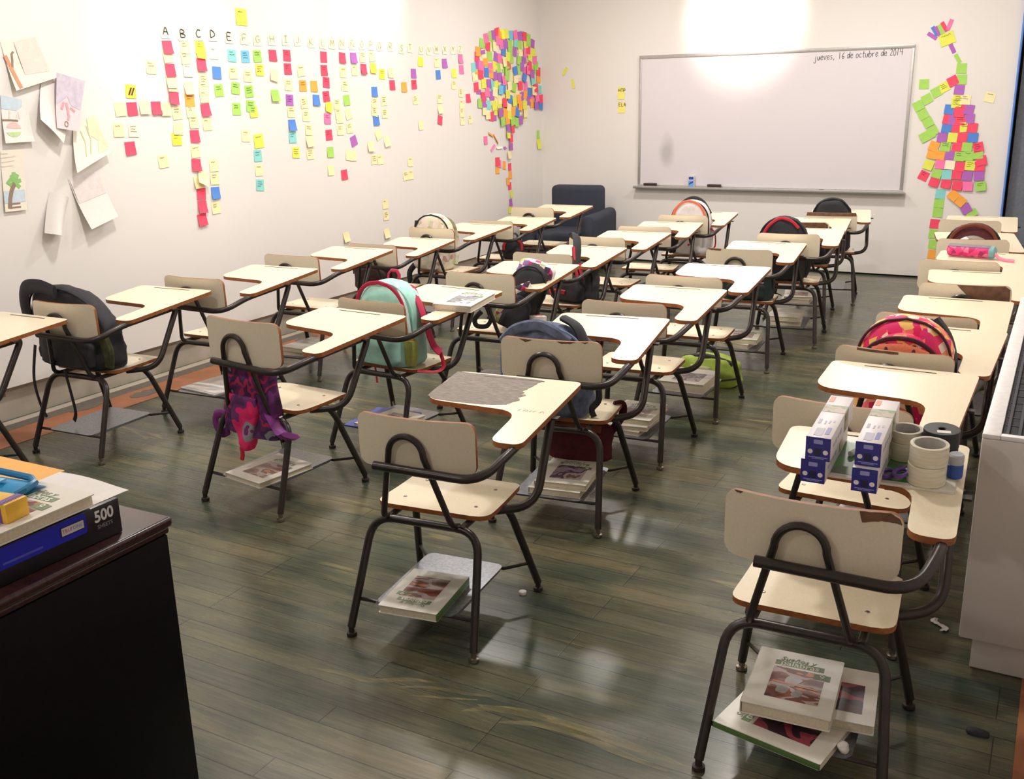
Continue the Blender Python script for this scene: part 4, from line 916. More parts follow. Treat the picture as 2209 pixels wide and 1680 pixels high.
('L',8.077,1.485,'L',-4,0.084,0.082,0.002,0,'T','crown',15,0.9),
('L',8.257,1.523,'YG',8,0.084,0.082,0.002,0,'T','crown',12,1.0),
('L',8.365,1.534,'YG',-9,0.084,0.082,0.002,0,'T','crown',5,1.0),
('L',8.448,1.549,'R',-6,0.084,0.082,0.002,0,'T','crown',24,1.0),
('L',8.547,1.578,'B',-10,0.084,0.082,0.002,0,'T','crown',24,0.93),
('L',8.523,1.513,'L',-9,0.084,0.082,0.002,0,'T','crown',25,1.0),
('L',8.638,1.557,'YG',7,0.084,0.082,0.002,0,'T','crown',25,1.0),
('L',8.725,1.579,'O',5,0.084,0.082,0.002,0,'T','crown',26,0.93),
('L',8.751,1.512,'O',-8,0.084,0.082,0.002,0,'T','crown',27,0.98),
('L',8.84,1.521,'YG',-7,0.084,0.082,0.002,0,'T','crown',28,1.0),
('L',8.946,1.56,'P',-2,0.084,0.082,0.002,0,'T','crown',4,0.93),
('L',9.013,1.535,'O',6,0.084,0.082,0.002,0,'T','crown',5,1.0),
('L',9.107,1.589,'K',8,0.084,0.082,0.002,0,'T','crown',24,1.0),
('L',9.192,1.575,'R',6,0.084,0.082,0.002,0,'T','crown',25,0.83),
('L',9.089,1.517,'P',2,0.084,0.082,0.002,0,'T','crown',25,1.0),
('L',9.179,1.516,'B',-8,0.084,0.082,0.002,0,'T','crown',26,1.0),
('L',8.258,1.43,'P',-2,0.084,0.082,0.002,0,'T','crown',3,0.67),
('L',8.205,1.428,'R',-7,0.084,0.082,0.002,0,'T','crown',4,1.0),
('L',8.133,1.446,'L',1,0.084,0.082,0.002,0,'T','crown',16,1.0),
('L',8.361,1.46,'P',2,0.084,0.082,0.002,0,'T','crown',25,1.0),
('L',8.45,1.455,'O',-7,0.084,0.082,0.002,0,'T','crown',26,0.9),
('L',8.533,1.437,'YG',-6,0.084,0.082,0.002,0,'T','crown',27,0.73),
('L',8.605,1.465,'O',7,0.084,0.082,0.002,0,'T','crown',28,1.0),
('L',8.684,1.457,'B',-11,0.084,0.082,0.002,0,'T','crown',29,1.0),
('L',8.489,1.392,'O',7,0.084,0.082,0.002,0,'T','crown',28,1.0),
('L',8.398,1.381,'G',9,0.084,0.082,0.002,0,'T','crown',29,1.0),
('L',8.587,1.379,'G',11,0.084,0.082,0.002,0,'T','crown',29,1.0),
('L',8.673,1.364,'G',-3,0.084,0.082,0.002,0,'T','crown',30,1.0),
('L',8.746,1.382,'P',1,0.084,0.082,0.002,0,'T','crown',31,1.0),
('L',8.873,1.412,'L',2,0.084,0.082,0.002,0,'T','crown',0,0.63),
('L',8.852,1.447,'L',3,0.084,0.082,0.002,0,'T','crown',29,1.0),
('L',8.85,1.775,'B',-28,0.08,0.08,0.006,0,'T','crown',21,1.0),
('L',8.501,1.31,'P',3,0.06,0.07,0.004,0,'K','trunk',29,0),
('L',8.586,1.301,'R',1,0.066,0.07,0.004,0,'K','trunk',30,0),
('L',8.498,1.256,'YG',-1,0.066,0.07,0.004,0,'K','trunk',30,0),
('L',8.548,1.217,'R',2,0.066,0.07,0.004,0,'K','trunk',31,0),
('L',8.544,1.141,'P',0,0.06,0.07,0.004,0,'K','trunk',32,0),
('L',8.507,1.067,'L',1,0.066,0.07,0.004,0,'K','trunk',33,0),
('L',8.536,0.951,'R',1,0.066,0.07,0.004,0,'K','trunk',0,0),
('L',8.544,0.874,'O',-3,0.066,0.07,0.004,0,'K','trunk',0,0),
('L',8.528,0.77,'R',2,0.066,0.07,0.004,0,'K','trunk',0,0),
('L',8.495,0.817,'O',1,0.066,0.07,0.004,0,'K','trunk',1,0),
('L',8.559,0.69,'YG',0,0.066,0.07,0.004,0,'K','trunk',0,0),
('L',8.54,0.611,'P',0,0.06,0.07,0.004,0,'K','trunk',0,0),
('L',8.523,0.543,'YG',0,0.066,0.07,0.004,0,'K','trunk',1,0),
('L',8.091,1.22,'K',0,0.07,0.074,0.005,0,'K','branch',0,0),
('L',8.301,1.015,'R',0,0.085,0.08,0.005,0,'K','branch',0,0),
('L',8.334,0.994,'K',-8,0.07,0.07,0.005,0,'K','branch',1,0),
('L',8.292,0.94,'O',0,0.07,0.066,0.005,0,'K','branch',2,0),
('L',8.428,0.974,'O',-8,0.06,0.074,0.005,0,'K','branch',0,0),
('L',8.184,1.268,'O',-20,0.09,0.022,0.012,0,'K','strip',0,0),
('L',8.279,1.223,'O',-46,0.12,0.024,0.012,0,'K','strip',0,0),
('L',8.215,1.147,'K',35,0.09,0.022,0.012,0,'K','strip',0,0),
('L',8.336,1.143,'C',0,0.11,0.02,0.012,0,'K','strip',0,0),
('L',8.447,1.135,'P',0,0.05,0.022,0.012,0,'K','strip',0,0),
('L',9.14,1.231,'G',0,0.06,0.08,0.004,0,'K','corner',0,0),
('L',9.15,1.14,'YG',0,0.085,0.1,0.014,0,'K','corner',1,0),
('B',-4.476,1.83,'YG',-32,0.03,0.085,0.004,0,'W','corner',0,0),
('B',-4.388,1.71,'YG',12,0.028,0.085,0.004,0,'W','corner',0,0),
('B',-3.877,1.611,'Y2',-2,0.072,0.115,0.004,'HTP','W','word',0,0),
('B',-3.871,1.478,'Y2',-1,0.074,0.1,0.008,'ELA','W','word',0,0),
('B',-1.121,2.003,'P',-32,0.085,0.03,0.003,0,'F','finger',0,0),
('B',-1.102,2.038,'B',-58,0.085,0.03,0.003,0,'F','finger',0,0),
('B',-1.082,2.037,'P',-58,0.085,0.03,0.003,0,'F','finger',1,0),
('B',-1.059,2.049,'G',-62,0.085,0.03,0.003,0,'F','finger',2,0),
('B',-1.034,2.07,'R',-58,0.085,0.03,0.003,0,'F','finger',3,0),
('B',-0.996,2.084,'K',72,0.085,0.03,0.003,0,'F','finger',4,0),
('B',-1.006,1.975,'YG',20,0.115,0.095,0.003,1,'F','hand',2,0),
('B',-0.957,1.897,'P',-62,0.078,0.032,0.003,0,'F','arm',0,0),
('B',-0.909,1.818,'G',-58,0.08,0.03,0.003,0,'F','arm',0,0),
('B',-0.874,1.741,'G',0,0.078,0.078,0.003,0,'F','arm',0,0),
('B',-0.865,1.654,'G',0,0.078,0.078,0.003,0,'F','arm',0,0),
('B',-0.99,1.598,'YG',28,0.078,0.078,0.003,1,'F','bent',0,0),
('B',-0.93,1.643,'R',28,0.078,0.078,0.003,0,'F','bent',1,0),
('B',-1.048,1.558,'G',28,0.078,0.078,0.003,0,'F','bent',1,0),
('B',-1.116,1.504,'G',28,0.078,0.078,0.003,0,'F','bent',2,0),
('B',-1.179,1.451,'G',28,0.078,0.078,0.003,0,'F','bent',3,0),
('B',-1.136,1.381,'G',30,0.078,0.078,0.003,0,'F','bent',4,0),
('B',-1.092,1.317,'G',30,0.078,0.078,0.003,0,'F','bent',5,0),
('B',-1.047,1.245,'G',30,0.078,0.078,0.003,0,'F','bent',6,0),
('B',-1.071,1.218,'G',30,0.078,0.078,0.003,0,'F','bent',7,0),
('B',-1.105,1.198,'G',30,0.078,0.078,0.003,0,'F','bent',8,0),
('B',-1.15,1.625,'G',1,0.078,0.078,0.003,0,'F','free',0,0),
('B',-0.639,1.509,'L',-12,0.078,0.078,0.003,1,'F','free',0,0),
('B',-0.875,1.573,'P',-4,0.078,0.078,0.003,0,'F','neck',2,0),
('B',-0.874,1.499,'YG',-2,0.078,0.078,0.003,1,'F','neck',3,0),
('B',-0.819,1.494,'L',-4,0.078,0.078,0.003,1,'F','neck',4,0),
('B',-0.886,1.47,'YG',0,0.078,0.078,0.003,1,'F','neck',5,0),
('B',-0.934,1.418,'B',-5,0.078,0.078,0.003,0,'F','skirt0',6,0),
('B',-0.861,1.429,'R',-6,0.078,0.078,0.003,1,'F','skirt0',7,0),
('B',-0.786,1.415,'P',-8,0.078,0.078,0.003,0,'F','skirt0',8,0),
('B',-0.938,1.34,'R',-8,0.078,0.078,0.003,0,'F','skirt1',7,0),
('B',-0.893,1.332,'P',-3,0.078,0.078,0.003,0,'F','skirt1',8,0),
('B',-0.844,1.329,'R',-3,0.078,0.078,0.003,1,'F','skirt1',9,0),
('B',-0.776,1.343,'P',-3,0.078,0.078,0.003,0,'F','skirt1',10,0),
('B',-0.856,1.395,'R',-3,0.078,0.078,0.003,0,'F','skirt1',11,0),
('B',-0.941,1.269,'B',-6,0.078,0.078,0.003,0,'F','skirt2',9,0),
('B',-0.862,1.271,'R',-3,0.078,0.078,0.003,0,'F','skirt2',11,0),
('B',-0.802,1.275,'YG',3,0.078,0.078,0.003,1,'F','skirt2',12,0),
('B',-0.746,1.27,'R',-5,0.078,0.078,0.003,0,'F','skirt2',13,0),
('B',-0.969,1.193,'P',-4,0.078,0.078,0.003,0,'F','skirt3',10,0),
('B',-0.887,1.193,'YG',-4,0.078,0.078,0.003,0,'F','skirt3',13,0),
('B',-0.813,1.195,'R',-5,0.078,0.078,0.003,0,'F','skirt3',14,0),
('B',-0.734,1.192,'B',-3,0.078,0.078,0.003,0,'F','skirt3',15,0),
('B',-1.026,1.121,'O',-18,0.078,0.078,0.003,0,'F','skirt4',11,0),
('B',-0.936,1.119,'G',-6,0.078,0.078,0.003,1,'F','skirt4',14,0),
('B',-0.847,1.119,'R',-3,0.078,0.078,0.003,0,'F','skirt4',15,0),
('B',-0.77,1.119,'G',-3,0.078,0.078,0.003,0,'F','skirt4',16,0),
('B',-0.685,1.114,'R',15,0.078,0.078,0.003,1,'F','skirt4',17,0),
('B',-1.035,1.058,'O',-12,0.078,0.078,0.003,0,'F','skirt5',12,0),
('B',-0.97,1.049,'O',-6,0.078,0.078,0.003,0,'F','skirt5',15,0),
('B',-0.896,1.047,'P',-6,0.078,0.078,0.003,0,'F','skirt5',16,0),
('B',-0.821,1.04,'G',-4,0.078,0.078,0.003,1,'F','skirt5',17,0),
('B',-0.753,1.043,'G',-3,0.078,0.078,0.003,1,'F','skirt5',18,0),
('B',-0.682,1.06,'G',6,0.078,0.078,0.003,1,'F','skirt5',19,0),
('B',-1.055,0.968,'YG',-18,0.078,0.078,0.003,0,'F','skirt6',16,0),
('B',-0.963,0.974,'K',-4,0.078,0.078,0.003,0,'F','skirt6',17,0),
('B',-0.887,0.972,'C',-4,0.078,0.078,0.003,0,'F','skirt6',18,0),
('B',-0.808,0.956,'R',-6,0.078,0.078,0.003,0,'F','skirt6',19,0),
('B',-0.732,0.966,'YG',-4,0.078,0.078,0.003,1,'F','skirt6',20,0),
('B',-0.658,0.962,'R',4,0.078,0.078,0.003,0,'F','skirt6',21,0),
('B',-0.649,1.007,'R',14,0.078,0.078,0.003,0,'F','skirt6',22,0),
('B',-1.086,0.876,'R',-24,0.078,0.078,0.003,1,'F','skirt7',0,0),
('B',-0.982,0.898,'G',-14,0.078,0.078,0.003,0,'F','skirt7',18,0),
('B',-0.905,0.889,'T',-2,0.078,0.078,0.003,0,'F','skirt7',19,0),
('B',-0.827,0.891,'R',-4,0.078,0.078,0.003,0,'F','skirt7',20,0),
('B',-0.747,0.882,'P',-4,0.078,0.078,0.003,0,'F','skirt7',21,0),
('B',-0.657,0.883,'P',4,0.078,0.078,0.003,0,'F','skirt7',22,0),
('B',-0.997,0.827,'R',-15,0.078,0.078,0.003,0,'F','skirt8',19,0),
('B',-0.903,0.816,'R',-8,0.078,0.078,0.003,0,'F','skirt8',21,0),
('B',-0.814,0.801,'R',-6,0.078,0.078,0.003,0,'F','skirt8',22,0),
('B',-0.734,0.797,'K',2,0.078,0.078,0.003,0,'F','skirt8',23,0),
('B',-0.634,0.799,'G',8,0.078,0.078,0.003,1,'F','skirt8',23,0),
('B',-0.939,0.726,'T',-3,0.078,0.078,0.003,0,'F','leftleg',0,0),
('B',-0.945,0.651,'G',-3,0.078,0.078,0.003,0,'F','leftleg',1,0),
('B',-0.947,0.571,'G',-3,0.078,0.078,0.003,0,'F','leftleg',2,0),
('B',-0.961,0.474,'R',-3,0.078,0.078,0.003,0,'F','leftleg',0,0),
('B',-0.962,0.388,'G',-3,0.078,0.078,0.003,0,'F','leftleg',0,0),
('B',-0.957,0.299,'G',-3,0.078,0.078,0.003,0,'F','leftleg',0,0),
('B',-0.955,0.212,'O',-3,0.078,0.078,0.003,0,'F','leftleg',0,0),
('B',-0.955,0.145,'G',-3,0.078,0.078,0.003,0,'F','leftleg',1,0),
('B',-0.836,0.718,'O',-38,0.078,0.078,0.003,0,'F','rightleg',23,0),
('B',-0.778,0.672,'O',-36,0.078,0.078,0.003,0,'F','rightleg',24,0),
('B',-0.727,0.61,'P',32,0.078,0.078,0.003,0,'F','rightleg',25,0),
('B',-0.68,0.575,'G',30,0.085,0.06,0.003,0,'F','rightleg',26,0),
]
WALLPX = {'a0': (3.338, 1.905), 'a1': (3.551, 1.944), 'a2': (3.61, 1.735), 'a3': (3.364, 1.67), 'b4': (3.545, 1.741), 'b1': (3.786, 1.719), 'b6': (3.58, 1.402), 'b7': (3.463, 1.527), 'b0': (3.615, 1.761), 'b2': (3.68, 1.459), 'b3': (3.546, 1.482), 'c0': (3.291, 1.651), 'c1': (3.436, 1.629), 'c2': (3.428, 1.419), 'c3': (3.262, 1.417), 'd0': (3.242, 1.382), 'd1': (3.378, 1.381), 'd2': (3.332, 1.078), 'd3': (3.208, 1.079), 'e0': (3.695, 1.497), 'e1': (3.837, 1.542), 'e2': (3.881, 1.338), 'e3': (3.622, 1.245), 'f0': (3.612, 1.216), 'f1': (3.817, 1.258), 'f2': (3.867, 0.987), 'f3': (3.671, 0.937), 'g0': (3.487, 1.158), 'g1': (3.6, 1.113), 'g2': (3.497, 0.92), 'g3': (3.397, 0.95)}
# ------------------------------------------------------------------ sticky notes
NC = {'R': ('red', (248, 78, 108)), 'Y': ('bright yellow', (252, 246, 78)), 'L': ('pale yellow', (248, 236, 184)), 'C': ('cream', (249, 241, 212)),
      'G': ('green', (168, 218, 100)), 'YG': ('lime yellow', (230, 234, 92)), 'B': ('blue', (84, 138, 220)), 'T': ('turquoise', (140, 216, 212)),
      'S': ('sky blue', (122, 198, 234)), 'P': ('purple', (180, 104, 192)), 'K': ('pink', (252, 124, 180)), 'O': ('orange', (254, 172, 74)),
      'N': ('brown-red', (216, 118, 98)), 'Y2': ('yellow', (244, 234, 126))}
def nmat(c): return mat('note_paper_'+NC[c][0].replace(' ', '_').replace('-', '_'), NC[c][1], .75, var=.03, vscale=25)
def note_mesh(m, w, h, curl, M=Matrix(), mi=0, side=0.):
    def f(a, b):   # b = 0 bottom, 1 top; only the top edge sticks
        k = (1-b)
        return M @ Vector(((a-.5)*w, (b-.5)*h, .0006+curl*k**1.8+side*(a-.5)*k*.006))
    m.grid(f, 2, 5, mi)
def ordn(i): return ['first', 'second', 'third', 'fourth', 'fifth', 'sixth', 'seventh', 'eighth', 'ninth', 'tenth', 'eleventh', 'twelfth', 'thirteenth', 'fourteenth', 'fifteenth', 'sixteenth', 'seventeenth', 'eighteenth', 'nineteenth', 'twentieth'][i] if i < 20 else str(i+1)+'th'
def scribble(o, w, h, dark, seed):
    r = random.Random(seed); m = MB()
    for i in range(r.choice((1, 2, 2, 3))):
        y = h*(.30-.2*i); x0 = -w*.36; x1 = x0+w*r.uniform(.4, .72); n = 14
        m.ribbon([(x0+(x1-x0)*j/n, y+r.uniform(-.05, .05)*h) for j in range(n+1)], .0022, .0040)
    m.build('handwriting', INK if dark else mat('soft_pen', (150, 128, 92), .7), o, smooth=False)
def place_note(i, d, label, group):
    pl, u, v, c, rot, w, h, curl, scr, g, key, lay = d[:12]
    r = random.Random(i); m = MB(); curl = min(curl, .003) if scr else curl; note_mesh(m, w, h, curl, side=0 if scr else r.uniform(-1, 1))
    M = (onL if pl == 'L' else onB)(u, v, .0006*lay+.0004) @ Rz(deg(rot))
    o = m.build('sticky_note', nmat(c), None, ang=60, M=M); tag(o, label, 'sticky note', group)
    if scr == 1: scribble(o, w*.9, h, True, i)
    elif scr in (2, 3):
        m = MB(); write(m, key, -.019, -.018, .044, .85, .1, .0062 if scr == 2 else .0042, .0042); m.build('letter', INK if scr == 2 else INKF, o, smooth=False)
    elif scr == 9:
        m = MB()
        for dx, mi in ((-.010, 0), (0, 1), (.010, 2)): m.add([(dx-.012, -.02, .004), (dx-.003, -.022, .004), (dx+.016, .020, .004), (dx+.007, .022, .004)], [(0, 1, 2, 3)], mi)
        m.build('coloured_doodle', [INK, nmat('O'), INK], o, smooth=False)
    elif isinstance(scr, str):
        m = MB(); write(m, scr, -.027, .012, .030, .6, .25, .0048, .002); m.build('lettering', INK, o, smooth=False)
    return o
def build_notes():
    by = {}
    for i, d in enumerate(NOTES): by.setdefault((d[9], d[10]), []).append((i, d))
    rest = []
    for (g, key), L in by.items():
        if g == 'H':
            for i, d in L:
                place_note(i, d, f'cream sticky note lettered {key} in the alphabet header row' if d[8] == 2 else f'cream sticky note with a faint {key} in the alphabet header row', 'alphabet header notes')
        elif g == 'A':
            L = sorted(L, key=lambda q: -q[1][2])
            for j, (i, d) in enumerate(L):
                nm = NC[d[3]][0]
                if key == 'top': lab = 'large lime yellow sticky note alone above the alphabet header row'
                elif key == 'left': lab = f'{nm} sticky note left of the alphabet columns, {ordn(j)} counted from the top'
                elif key == 'low': lab = f'{nm} sticky note low on the left wall above the desks, {ordn(j)} from the top'
                else: lab = f'{nm} sticky note in the column hanging under letter {key}, {ordn(j)} from its top'
                place_note(i, d, lab, 'sticky notes under the alphabet')
        elif g == 'T':
            keep = sorted(L, key=lambda q: -q[1][12])[:NKEEP]; ks = {i for i, _ in keep}
            rest += [(i, d) for i, d in L if i not in ks]
            zs = sorted(keep, key=lambda q: -q[1][2]); rows = [zs[k:k+7] for k in range(0, len(zs), 7)]
            for rr, row in enumerate(rows):
                row.sort(key=lambda q: q[1][1])
                for j, (i, d) in enumerate(row):
                    place_note(i, d, f'{NC[d[3]][0]} sticky note in the paper tree crown, {ordn(rr)} band from top, {ordn(j)} from left', 'sticky notes of the tree crown')
        elif g == 'K':
            L = sorted(L, key=lambda q: -q[1][2])
            for j, (i, d) in enumerate(L):
                nm = NC[d[3]][0]
                lab = {'trunk': f'{nm} sticky note of the paper tree trunk, {ordn(j)} below the crown', 'branch': f'{nm} sticky note left of the paper tree trunk, {ordn(j)} from the top',
                       'strip': f'{nm} rolled note strip left of the paper tree trunk, {ordn(j)} from the top', 'corner': ['small green sticky note by the room corner, upper of the pair', 'curling lime yellow sticky note by the room corner, lower of the pair'][min(j, 1)]}[key]
                place_note(i, d, lab, 'sticky notes of the tree trunk')
        else:
            if key.startswith('skirt'): L = sorted(L, key=lambda q: q[1][1])
            elif key in ('bent', 'neck', 'arm', 'leftleg', 'rightleg'): L = sorted(L, key=lambda q: -q[1][2])
            else: L = sorted(L, key=lambda q: q[1][1])
            for j, (i, d) in enumerate(L):
                nm = NC[d[3]][0]
                if key.startswith('skirt'): lab = f'{nm} sticky note in the note figure dress, {ordn(int(key[5:]))} row from top, {ordn(j)} from left'
                else: lab = {'finger': f'{nm} strip of paper as a finger of the note figure, {ordn(j)} from left', 'hand': 'big lime yellow sticky note as the raised hand of the note figure',
                             'arm': f'{nm} sticky note in the raised arm of the note figure, {ordn(j)} from top', 'bent': f'{nm} sticky note in the bent left arm of the note figure, {ordn(j)} from top',
                             'neck': f'{nm} sticky note at the chest above the note dress, {ordn(j)} from top', 'leftleg': f'{nm} sticky note in the left leg of the note figure, {ordn(j)} from top',
                             'rightleg': f'{nm} sticky note in the kicked-out right leg of the note figure, {ordn(j)} from top',
                             'free': ['single green sticky note between the whiteboard and the note figure', 'single pale yellow sticky note right of the note figure'][min(j, 1)],
                             'corner': f'lime yellow paper strip on the back wall near the corner, {["left", "right"][min(j, 1)]} one of two',
                             'word': 'yellow sticky note lettered '+str(d[8])+' left of the whiteboard'}[key]
                place_note(i, d, lab, 'sticky notes of the dress figure' if g == 'F' else 'notes beside the whiteboard')
    cols = sorted(NC); m = MB()
    for i, d in rest:
        note_mesh(m, d[5], d[6], d[7], (onL(d[1], d[2], .0006*d[11]+.0004) @ Rz(deg(d[4]))), cols.index(d[3]))
    if rest: tag(m.build('sticky_note_mosaic', [nmat(c) for c in cols], None, ang=60, merge=False), 'remaining overlapping coloured sticky notes filling the paper tree crown', 'sticky notes', None, 'stuff')
build_notes()

# ------------------------------------------------------------------ drawings pinned to the left wall
PAPER = mat('white_paper', (232, 226, 222), .8, var=.02); PAPERW = mat('warm_white_paper', (236, 228, 214), .8, var=.02)
def sheet(name, label, quad, d=.002, bulge=.0, curl=.0, m=None, corner=0.):
    """a loose sheet: quad = TL, TR, BR, BL as (y, z) on the wall"""
    cy = sum(q[0] for q in quad)/4; cz = sum(q[1] for q in quad)/4
    Q = [Vector((q[0]-cy, q[1]-cz, 0)) for q in quad]
    b = MB()
    def f(a, c):
        top = Q[0].lerp(Q[1], a); bot = Q[3].lerp(Q[2], a); p = bot.lerp(top, c)
        p.z = d+bulge*math.sin(PI*a)*(1-.3*c)+curl*(1-c)**2+corner*((1-a)*(1-c))**1.5
        return p
    b.grid(f, 10, 10)
    o = b.build(name, m or PAPER, None, ang=80, M=onL(cy, cz)); tag(o, label, 'drawing', 'drawings on the left wall')
    return o, f
def patch(o, f, name, pts, m, off=.0012):
    b = MB(); vs = []
    for a, c in pts:
        p = f(min(max(a, 0), 1), min(max(c, 0), 1)); vs.append((p.x, p.y, p.z+off))
    bm = bmesh.new(); bm.faces.new([bm.verts.new(v) for v in vs]); bmesh.ops.triangulate(bm, faces=bm.faces[:]); b.frombm(bm)
    return b.build(name, m, o, smooth=False)
def strokes(o, f, name, lines, w, m, off=.0016):
    b = MB()
    for L in lines:
        P = [f(min(max(a, 0), 1), min(max(c, 0), 1)) for a, c in L]; vs = []
        for i in range(len(P)):
            dd = (P[min(i+1, len(P)-1)]-P[max(i-1, 0)]); nrm = Vector((-dd.y, dd.x, 0)); nrm = nrm.normalized()*w/2 if nrm.length else Vector((0, w/2, 0))
            vs += [P[i]+nrm+Vector((0, 0, off)), P[i]-nrm+Vector((0, 0, off))]
        b.add(vs, [(2*i, 2*i+1, 2*i+3, 2*i+2) for i in range(len(P)-1)])
    return b.build(name, m, o, smooth=False)
def W(*pix): return [WALLPX[p] for p in pix]
BARK = mat('orange_brown_crayon', (214, 150, 118), .8); GREYC = mat('grey_pencil_shade', (222, 213, 203), .85, var=.05)
LILAC = mat('lilac_pencil', (206, 196, 212), .85, var=.12, vscale=30); PINKC = mat('pale_pink_pencil', (230, 208, 212), .85, var=.05); ROSE = mat('rose_pencil', (218, 160, 172), .85)
BLUEC = mat('pale_blue_pencil', (198, 214, 226), .85, var=.06); GRNC = mat('pale_green_pencil', (192, 214, 156), .85, var=.08); YELC = mat('pale_yellow_pencil', (234, 224, 190), .85, var=.05); BRNC = mat('brown_pencil', (150, 128, 112), .85)
GRN2 = mat('leaf_green_pencil', (142, 196, 116), .85)
o, f = sheet('wall_drawing', 'white sheet with an orange-brown branch on its left edge, topmost drawing at the far left', W('a0', 'a1', 'a2', 'a3'), curl=.03, m=PAPERW)
patch(o, f, 'grey_window_shape', [(.33, .25), (.93, .18), (.93, .97), (.33, .95)], GREYC)
strokes(o, f, 'branch_drawing', [[(.02, .72), (.06, .5), (.10, .25), (.13, .02)]], .020, BARK); strokes(o, f, 'twig_drawing', [[(.10, .45), (.16, .6), (.19, .72), (.25, .76)]], .012, BRNC)
o, f = sheet('wall_drawing', 'blank backing sheet curling out behind the lilac and pink drawing', W('b4', 'b1', 'b6', 'b7'), curl=.05, bulge=.01)
o, f = sheet('wall_drawing', 'lilac and pink pencil drawing with a dark sky, hung on a curling sheet', W('b0', 'b1', 'b2', 'b3'), d=.03, curl=.03, m=PINKC)
patch(o, f, 'lilac_sky', [(0, .42), (.2, .5), (.42, .62), (.6, .46), (.97, .42), (1, 1), (0, 1)], LILAC); patch(o, f, 'dark_lilac_block', [(.6, .48), (.95, .48), (.95, .7), (.62, .66)], mat('dark_lilac_pencil', (178, 170, 194), .85))
strokes(o, f, 'rose_figure', [[(.3, .5), (.22, .36)], [(.4, .5), (.52, .25), (.48, .18)], [(.55, .42), (.75, .36)]], .014, ROSE); strokes(o, f, 'small_face', [[(.42+.07*math.cos(k*.5), .1+.05*math.sin(k*.5)) for k in range(13)]], .006, BRNC)
o, f = sheet('wall_drawing', 'drawing with pale blue sky and a green and pink blob at the far left', W('c0', 'c1', 'c2', 'c3'), curl=.025)
patch(o, f, 'blue_sky', [(0, .72), (.55, .70), (.78, .82), (.8, .97), (0, 1)], BLUEC); patch(o, f, 'green_blob', [(.34+.28*math.cos(a*.5), .28+.16*math.sin(a*.5)) for a in range(7, 13)], GRNC)
patch(o, f, 'pink_blob', [(.36+.26*math.cos(a*.5), .30+.15*math.sin(a*.5)) for a in range(0, 7)], mat('dusty_pink_pencil', (222, 190, 184), .85)); strokes(o, f, 'dividing_line', [[(0, .48), (.3, .485), (.55, .475)]], .01, BRNC)
strokes(o, f, 'huts', [[(.25, .5), (.3, .68)], [(.5, .5), (.6, .68), (.62, .52)]], .008, GREYC)
o, f = sheet('wall_drawing', 'white sheet with a green palm tree and pale blue sea at the far left', W('d0', 'd1', 'd2', 'd3'), curl=.012, m=PAPERW)
patch(o, f, 'sea', [(0, .14), (.95, .14), (.95, .34), (0, .34)], BLUEC); strokes(o, f, 'palm_trunk', [[(.22, .05), (.26, .2), (.36, .34), (.52, .46)]], .022, BRNC)
strokes(o, f, 'palm_leaves', [[(.52, .47), (.36, .53), (.2, .45)], [(.52, .47), (.4, .6)], [(.52, .47), (.5, .64)], [(.52, .47), (.66, .6)], [(.52, .47), (.8, .5)], [(.52, .47), (.74, .38)], [(.52, .47), (.3, .42)]], .020, GRN2)
strokes(o, f, 'bench', [[(.25, .12), (.7, .12)], [(.28, .06), (.72, .06)]], .008, BRNC); strokes(o, f, 'pencil_lines', [[(.02, .95), (.3, .95)], [(.02, .88), (.6, .9)], [(.02, .81), (.55, .83)], [(.02, .74), (.5, .75)]], .005, GREYC)
o, f = sheet('wall_drawing', 'tilted yellowish sheet with a pale ochre border, left of the sticky note columns', W('e0', 'e1', 'e2', 'e3'), curl=.04, corner=.03, m=PAPERW)
patch(o, f, 'ochre_wash', [(.62, 1), (1, 1), (1, .1), (.7, .12), (.82, .4), (.6, .62)], YELC); strokes(o, f, 'pencil_curves', [[(.3, .8), (.42, .5), (.36, .2)], [(.55, .85), (.62, .5), (.5, .2)]], .006, mat('ochre_line', (214, 204, 160), .85))
o, f = sheet('wall_drawing', 'tilted sheet with small dark dots along its fold, lowest right of the wall drawings', W('f0', 'f1', 'f2', 'f3'), curl=.05, corner=.01)
patch(o, f, 'lilac_upper_half', [(.03, .5), (.97, .5), (.97, .97), (.03, .97)], mat('faint_lilac_wash', (226, 216, 216), .85)); strokes(o, f, 'ink_dots', [[(.07, .55), (.07, .60)], [(.13, .67), (.16, .68)], [(.93, .55), (.93, .61)], [(.84, .68), (.87, .69)], [(.5, .61), (.52, .61)]], .012, INK)
o, f = sheet('wall_drawing', 'blank sheet curled into a half roll, lowest of the wall drawings', W('g0', 'g1', 'g2', 'g3'), d=.004, bulge=.055, curl=.03)

